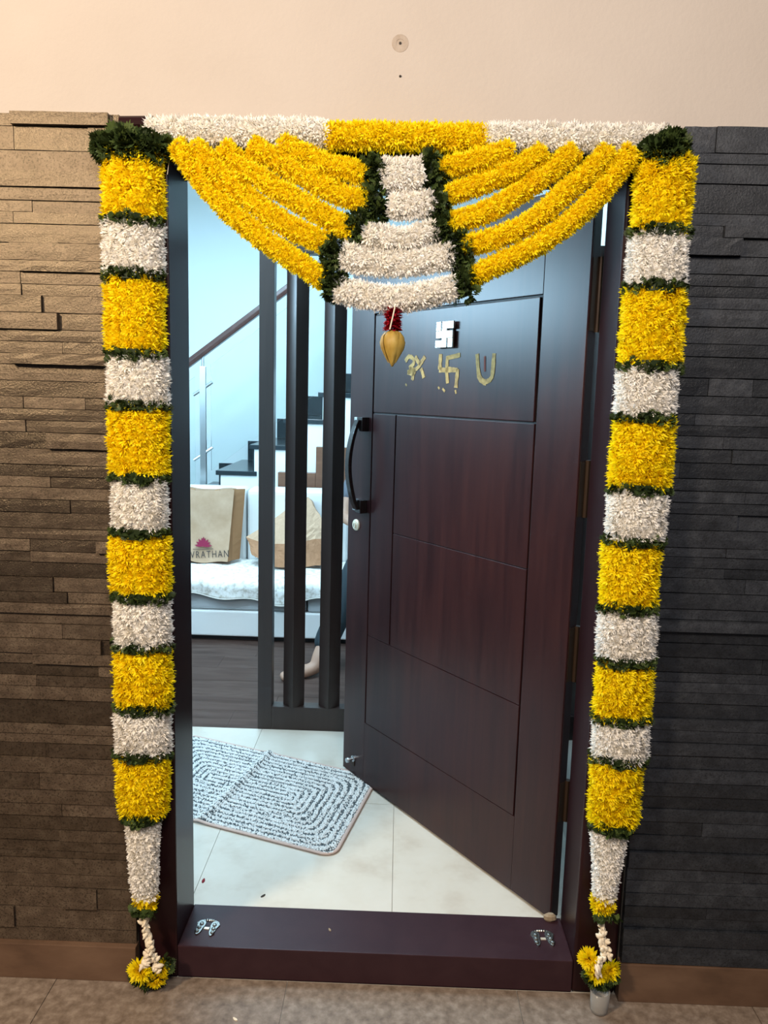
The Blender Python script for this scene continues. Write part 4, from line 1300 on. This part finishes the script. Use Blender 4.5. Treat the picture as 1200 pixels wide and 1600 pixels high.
for nm, (fx, fy), rz, lab in (('silver_footprints', (-0.385, 0.072), -0.10, 'pair of embossed silver footprints on the left end of the sill'), ('silver_footprints', (0.524, 0.082), 0.05, 'pair of embossed silver footprints on the right end of the sill')):
    e = empty(nm, (fx, fy, ZT), lab, 'footprints', 'silver footprints on the sill', rot=(0, 0, rz))
    for side in (-1, 1):
        f = foot_bm(side).build('foot', M_oldsilver, e, loc=(side * 0.0185, 0, 0), bevel=0.0007)
        f.rotation_euler = (0, 0, side * 0.12)
        for k in range(5):
            t = MB().lathe([(0.0042 - 0.0004 * k, 0.0), (0.0042 - 0.0004 * k, 0.002), (0.002, 0.0042)], n=8).build('toe', M_oldsilver, f, loc=(side * (-0.012 + 0.0062 * k), 0.034 - 0.0028 * k * k * 0.45, 0.0))
        for k in range(3):
            MB().lathe([(0.0062, 0.0), (0.0050, 0.003), (0.0015, 0.0042)], n=8).build('boss', M_oldsilver, f, loc=(0.001 * side, -0.018 + 0.015 * k, 0.0035))
    MB().box(-0.007, 0.007, -0.004, 0.004, 0.0, 0.002).build('link_bar', M_brass, e)

# small plant scraps on floor and sill
for nm, (x, y, z), r, mt_, lab in (('red_petal', (-0.452, 0.306, ZF), 0.010, M_red, 'tiny red petal lying on the cream tile'),
                                    ('stem_scrap', (-0.262, 0.245, ZF), 0.008, M_mortar, 'dark curled stem scrap on the cream tile'),
                                    ('flower_scrap', (-0.053, 0.085, ZT), 0.006, M_scrap, 'pale flower scrap on the sill near its middle'),
                                    ('white_scrap', (-0.265, -0.135, 0.0), 0.007, M_tube, 'white bud scrap on the porch floor')):
    m = MB(); vs = []
    for k in range(7):
        t = k / 6
        for s_ in (-1, 1): vs.append((r * (t - 0.5) * 2, s_ * r * 0.45 * math.sin(math.pi * (0.12 + 0.8 * t)), 0.0012 + 0.0025 * abs(t - 0.4)))
    n0 = len(vs)
    vs += [(a, b, 0.0) for a, b, c in vs]
    fs = []
    for k in range(6):
        a = k * 2
        fs += [(a, a + 1, a + 3, a + 2), (n0 + a, n0 + a + 2, n0 + a + 3, n0 + a + 1), (a, a + 2, n0 + a + 2, n0 + a), (a + 1, n0 + a + 1, n0 + a + 3, a + 3)]
    fs += [(0, n0, n0 + 1, 1), (12, 13, n0 + 13, n0 + 12)]
    o = m.add(vs, fs).build(nm, mt_, loc=(x, y, z)); o.rotation_euler = (0, 0, random.uniform(0, 3)); tag(o, lab, 'scrap')
# paper wedge at the foot of the hinge side
pw = MB().lathe([(0.010, 0.0), (0.016, 0.006), (0.015, 0.016), (0.008, 0.022)], n=9)
pw.v = [(a * 1.15 + 0.002 * math.sin(c * 400), b * 0.6, c) for a, b, c in pw.v]
pw = pw.build('paper_wedge', M_scrap, loc=(0.555, 0.160, ZT)); tag(pw, 'crumpled beige paper wedge at the foot of the door hinge', 'wedge')

# ------------------------------------------------------------------ person seated on the sofa behind the door
pe = empty('person', (-0.05, 2.75, ZF), 'person in dark clothes seated on the sofa behind the door, bare foot showing', 'person')
PE = pe.location


def skin(name, verts, edges, radii, material, root=0, sub=2):
    me = bpy.data.meshes.new(name)
    me.from_pydata([Vector(v) - PE for v in verts], edges, [])
    o = link(name, me, material, pe)
    md = o.modifiers.new('skin', 'SKIN'); md.use_smooth_shade = True
    for i, r in enumerate(radii):
        sv = me.skin_vertices[0].data[i]
        sv.radius = r if isinstance(r, tuple) else (r, r)
        sv.use_root = (i == root)
    sb = o.modifiers.new('sub', 'SUBSURF'); sb.levels = sub; sb.render_levels = sub
    return o


pv = {'pelvis': (0.0, 2.90, 0.585), 'waist': (0.0, 2.93, 0.72), 'chest': (0.0, 2.93, 0.92), 'neckb': (0.0, 2.92, 1.06), 'neck': (0.0, 2.905, 1.12), 'skull': (0.0, 2.89, 1.20), 'crown': (0.0, 2.90, 1.27),
      'hipl': (-0.08, 2.87, 0.57), 'kneel': (-0.12, 2.40, 0.565), 'calfl': (-0.20, 2.30, 0.36), 'anklel': (-0.295, 2.10, 0.150), 'heell': (-0.300, 2.085, 0.112), 'ball_l': (-0.41, 2.02, 0.097), 'toel': (-0.475, 1.985, 0.090),
      'hipr': (0.09, 2.87, 0.57), 'kneer': (0.13, 2.40, 0.565), 'calfr': (0.12, 2.40, 0.34), 'ankler': (0.10, 2.42, 0.135), 'heelr': (0.10, 2.42, 0.105), 'ball_r': (0.08, 2.32, 0.097), 'toer': (0.07, 2.26, 0.090),
      'shl': (-0.17, 2.92, 1.02), 'ell': (-0.22, 2.80, 0.80), 'wrl': (-0.16, 2.58, 0.80), 'hal': (-0.13, 2.50, 0.82),
      'shr': (0.17, 2.92, 1.02), 'elr': (0.22, 2.78, 0.79), 'wrr': (0.10, 2.58, 0.82), 'har': (0.03, 2.52, 0.83)}
names = list(pv); idx = {n: i for i, n in enumerate(names)}
E_ = [('pelvis', 'waist'), ('waist', 'chest'), ('chest', 'neckb'), ('neckb', 'neck'), ('neck', 'skull'), ('skull', 'crown')]
for s in 'lr':
    E_ += [('pelvis', 'hip' + s), ('hip' + s, 'knee' + s), ('knee' + s, 'calf' + s), ('calf' + s, 'ankle' + s), ('ankle' + s, 'heel' + s), ('heel' + s, 'ball_' + s), ('ball_' + s, 'toe' + s), ('neckb', 'sh' + s), ('sh' + s, 'el' + s), ('el' + s, 'wr' + s), ('wr' + s, 'ha' + s)]
rad = {'pelvis': (0.13, 0.10), 'waist': (0.125, 0.095), 'chest': (0.14, 0.10), 'neckb': (0.08, 0.07), 'neck': 0.05, 'skull': (0.075, 0.09), 'crown': (0.06, 0.07)}
for s in 'lr':
    rad.update({'hip' + s: 0.085, 'knee' + s: 0.058, 'calf' + s: 0.052, 'ankle' + s: 0.040, 'heel' + s: 0.040, 'ball_' + s: (0.040, 0.026), 'toe' + s: (0.030, 0.016), 'sh' + s: 0.055, 'el' + s: 0.040, 'wr' + s: 0.026, 'ha' + s: (0.036, 0.016)})
vs_ = [pv[n] for n in names]; ed = [(idx[a], idx[b]) for a, b in E_]; rr = [rad[n] for n in names]
# fingers and toes grow from the same body
for s, hand, wr in (('l', 'hal', 'wrl'), ('r', 'har', 'wrr')):
    h_v = Vector(pv[hand]); d = (h_v - Vector(pv[wr])).normalized(); sdv = d.cross(Vector((0, 0, 1))).normalized()
    for k, ln in zip((-1.5, -0.5, 0.5, 1.5), (0.058, 0.068, 0.064, 0.050)):
        b0 = h_v + sdv * k * 0.019 + d * 0.012
        a1 = b0 + d * ln * 0.55 + Vector((0, 0, -0.006)); a2 = a1 + d * ln * 0.45 + Vector((0, 0, -0.018))
        n0 = len(vs_); vs_ += [tuple(b0), tuple(a1), tuple(a2)]; rr += [0.0095, 0.0085, 0.007]; ed += [(idx[hand], n0), (n0, n0 + 1), (n0 + 1, n0 + 2)]
    tsd = sdv * (0.030 if s == 'l' else -0.030)
    n0 = len(vs_); vs_ += [tuple(h_v + tsd * 1.1 - d * 0.015), tuple(h_v + tsd * 1.6 + d * 0.02)]; rr += [0.011, 0.009]; ed += [(idx[hand], n0), (n0, n0 + 1)]
body = skin('body', vs_, ed, rr, M_skin)
skin('trousers', [pv['pelvis'], pv['hipl'], pv['kneel'], pv['calfl'], tuple(Vector(pv['calfl']) * 0.12 + Vector(pv['anklel']) * 0.88), pv['hipr'], pv['kneer'], pv['calfr'], tuple(Vector(pv['calfr']) * 0.3 + Vector(pv['ankler']) * 0.7)],
     [(0, 1), (1, 2), (2, 3), (3, 4), (0, 5), (5, 6), (6, 7), (7, 8)], [(0.145, 0.115), 0.10, 0.08, 0.075, 0.066, 0.10, 0.08, 0.075, 0.066], M_trouser)
skin('shirt', [(0, 2.90, 0.60), pv['waist'], pv['chest'], pv['neckb'], pv['shl'], tuple(Vector(pv['shl']) * .35 + Vector(pv['ell']) * .65), pv['shr'], tuple(Vector(pv['shr']) * .35 + Vector(pv['elr']) * .65)],
     [(0, 1), (1, 2), (2, 3), (3, 4), (4, 5), (3, 6), (6, 7)], [(0.15, 0.12), (0.145, 0.115), (0.158, 0.118), (0.085, 0.075), 0.068, 0.058, 0.068, 0.058], M_shirt)
m = MB().lathe([(0.03, 0.10), (0.075, 0.075), (0.094, 0.03), (0.092, -0.02), (0.06, -0.06)], n=20)
m.v = [(a, b * 1.12 + (0.018 if c < 0.03 else 0.006) + (0.02 if b > 0 else 0.035 if c < 0.0 else 0), c) for a, b, c in m.v]
m.build('hair', M_hair, pe, loc=Vector((0, 2.895, 1.235)) - PE, smooth=True)
m = MB().lathe([(0.002, -0.018), (0.009, -0.012), (0.006, 0.014), (0.002, 0.022)], n=10); m.build('nose', M_skin, pe, loc=Vector((0, 2.800, 1.195)) - PE, smooth=True)
for s in (-1, 1):
    m = MB().lathe([(0.001, -0.009), (0.008, -0.005), (0.010, 0), (0.008, 0.005), (0.001, 0.009)], n=12); e = m.build('eye', M_eye, pe, loc=Vector((s * 0.030, 2.808, 1.212)) - PE, smooth=True)
    MB().lathe([(0.001, -0.005), (0.0045, 0), (0.001, 0.005)], n=8).build('pupil', M_black, e, loc=(0, -0.0065, 0))
    m = MB().lathe([(0.002, -0.026), (0.010, -0.012), (0.013, 0.010), (0.004, 0.024)], n=10); m.v = [(a * 0.5, b, c) for a, b, c in m.v]; m.build('ear', M_skin, pe, loc=Vector((s * 0.079, 2.90, 1.20)) - PE, smooth=True)
m = MB().tube([(-0.022, 0, 0), (0, -0.004, 0.001), (0.022, 0, 0)], [0.003, 0.006, 0.003], 8); m.build('mouth', M_lip, pe, loc=Vector((0, 2.812, 1.165)) - PE, smooth=True)

# ------------------------------------------------------------------ dark cupboard, unseen, added for the glossy door to reflect
wd = empty('added_dark_cupboard', (-1.75, 1.1, ZF), 'unseen dark cupboard added inside the hall for the door to reflect', 'cupboard')
WO = wd.location
MB().box(-2.05 - WO.x, -1.50 - WO.x, 0.26 - WO.y, 1.45 - WO.y, 0, 1.46 - ZF).build('carcass', M_part, wd, bevel=0.003)
for k in range(3):
    ya = 0.265 + k * 0.395
    d_ = MB().box(-1.50 - WO.x, -1.482 - WO.x, ya + 0.002 - WO.y, ya + 0.391 - WO.y, 0.03, 1.44 - ZF).build('door', M_part, wd, bevel=0.002)
    MB().tube([(-1.475 - WO.x, ya + 0.05 - WO.y, 0.75), (-1.475 - WO.x, ya + 0.05 - WO.y, 0.95)], 0.006, 8).build('handle', M_steel, d_)

# unseen panel added on the right inner wall so slat faces reflect dark
pn = empty('added_dark_panel', (0.915, 1.03, ZF), 'unseen dark panel added behind the open door for the slats to reflect', 'panel')
for k in range(3):
    MB().box(-0.032, 0.032, -0.325 + 0.217 * k + 0.001, -0.325 + 0.217 * (k + 1) - 0.001, 0.0, 2.1).build('panel_board', M_part, pn, bevel=0.003)
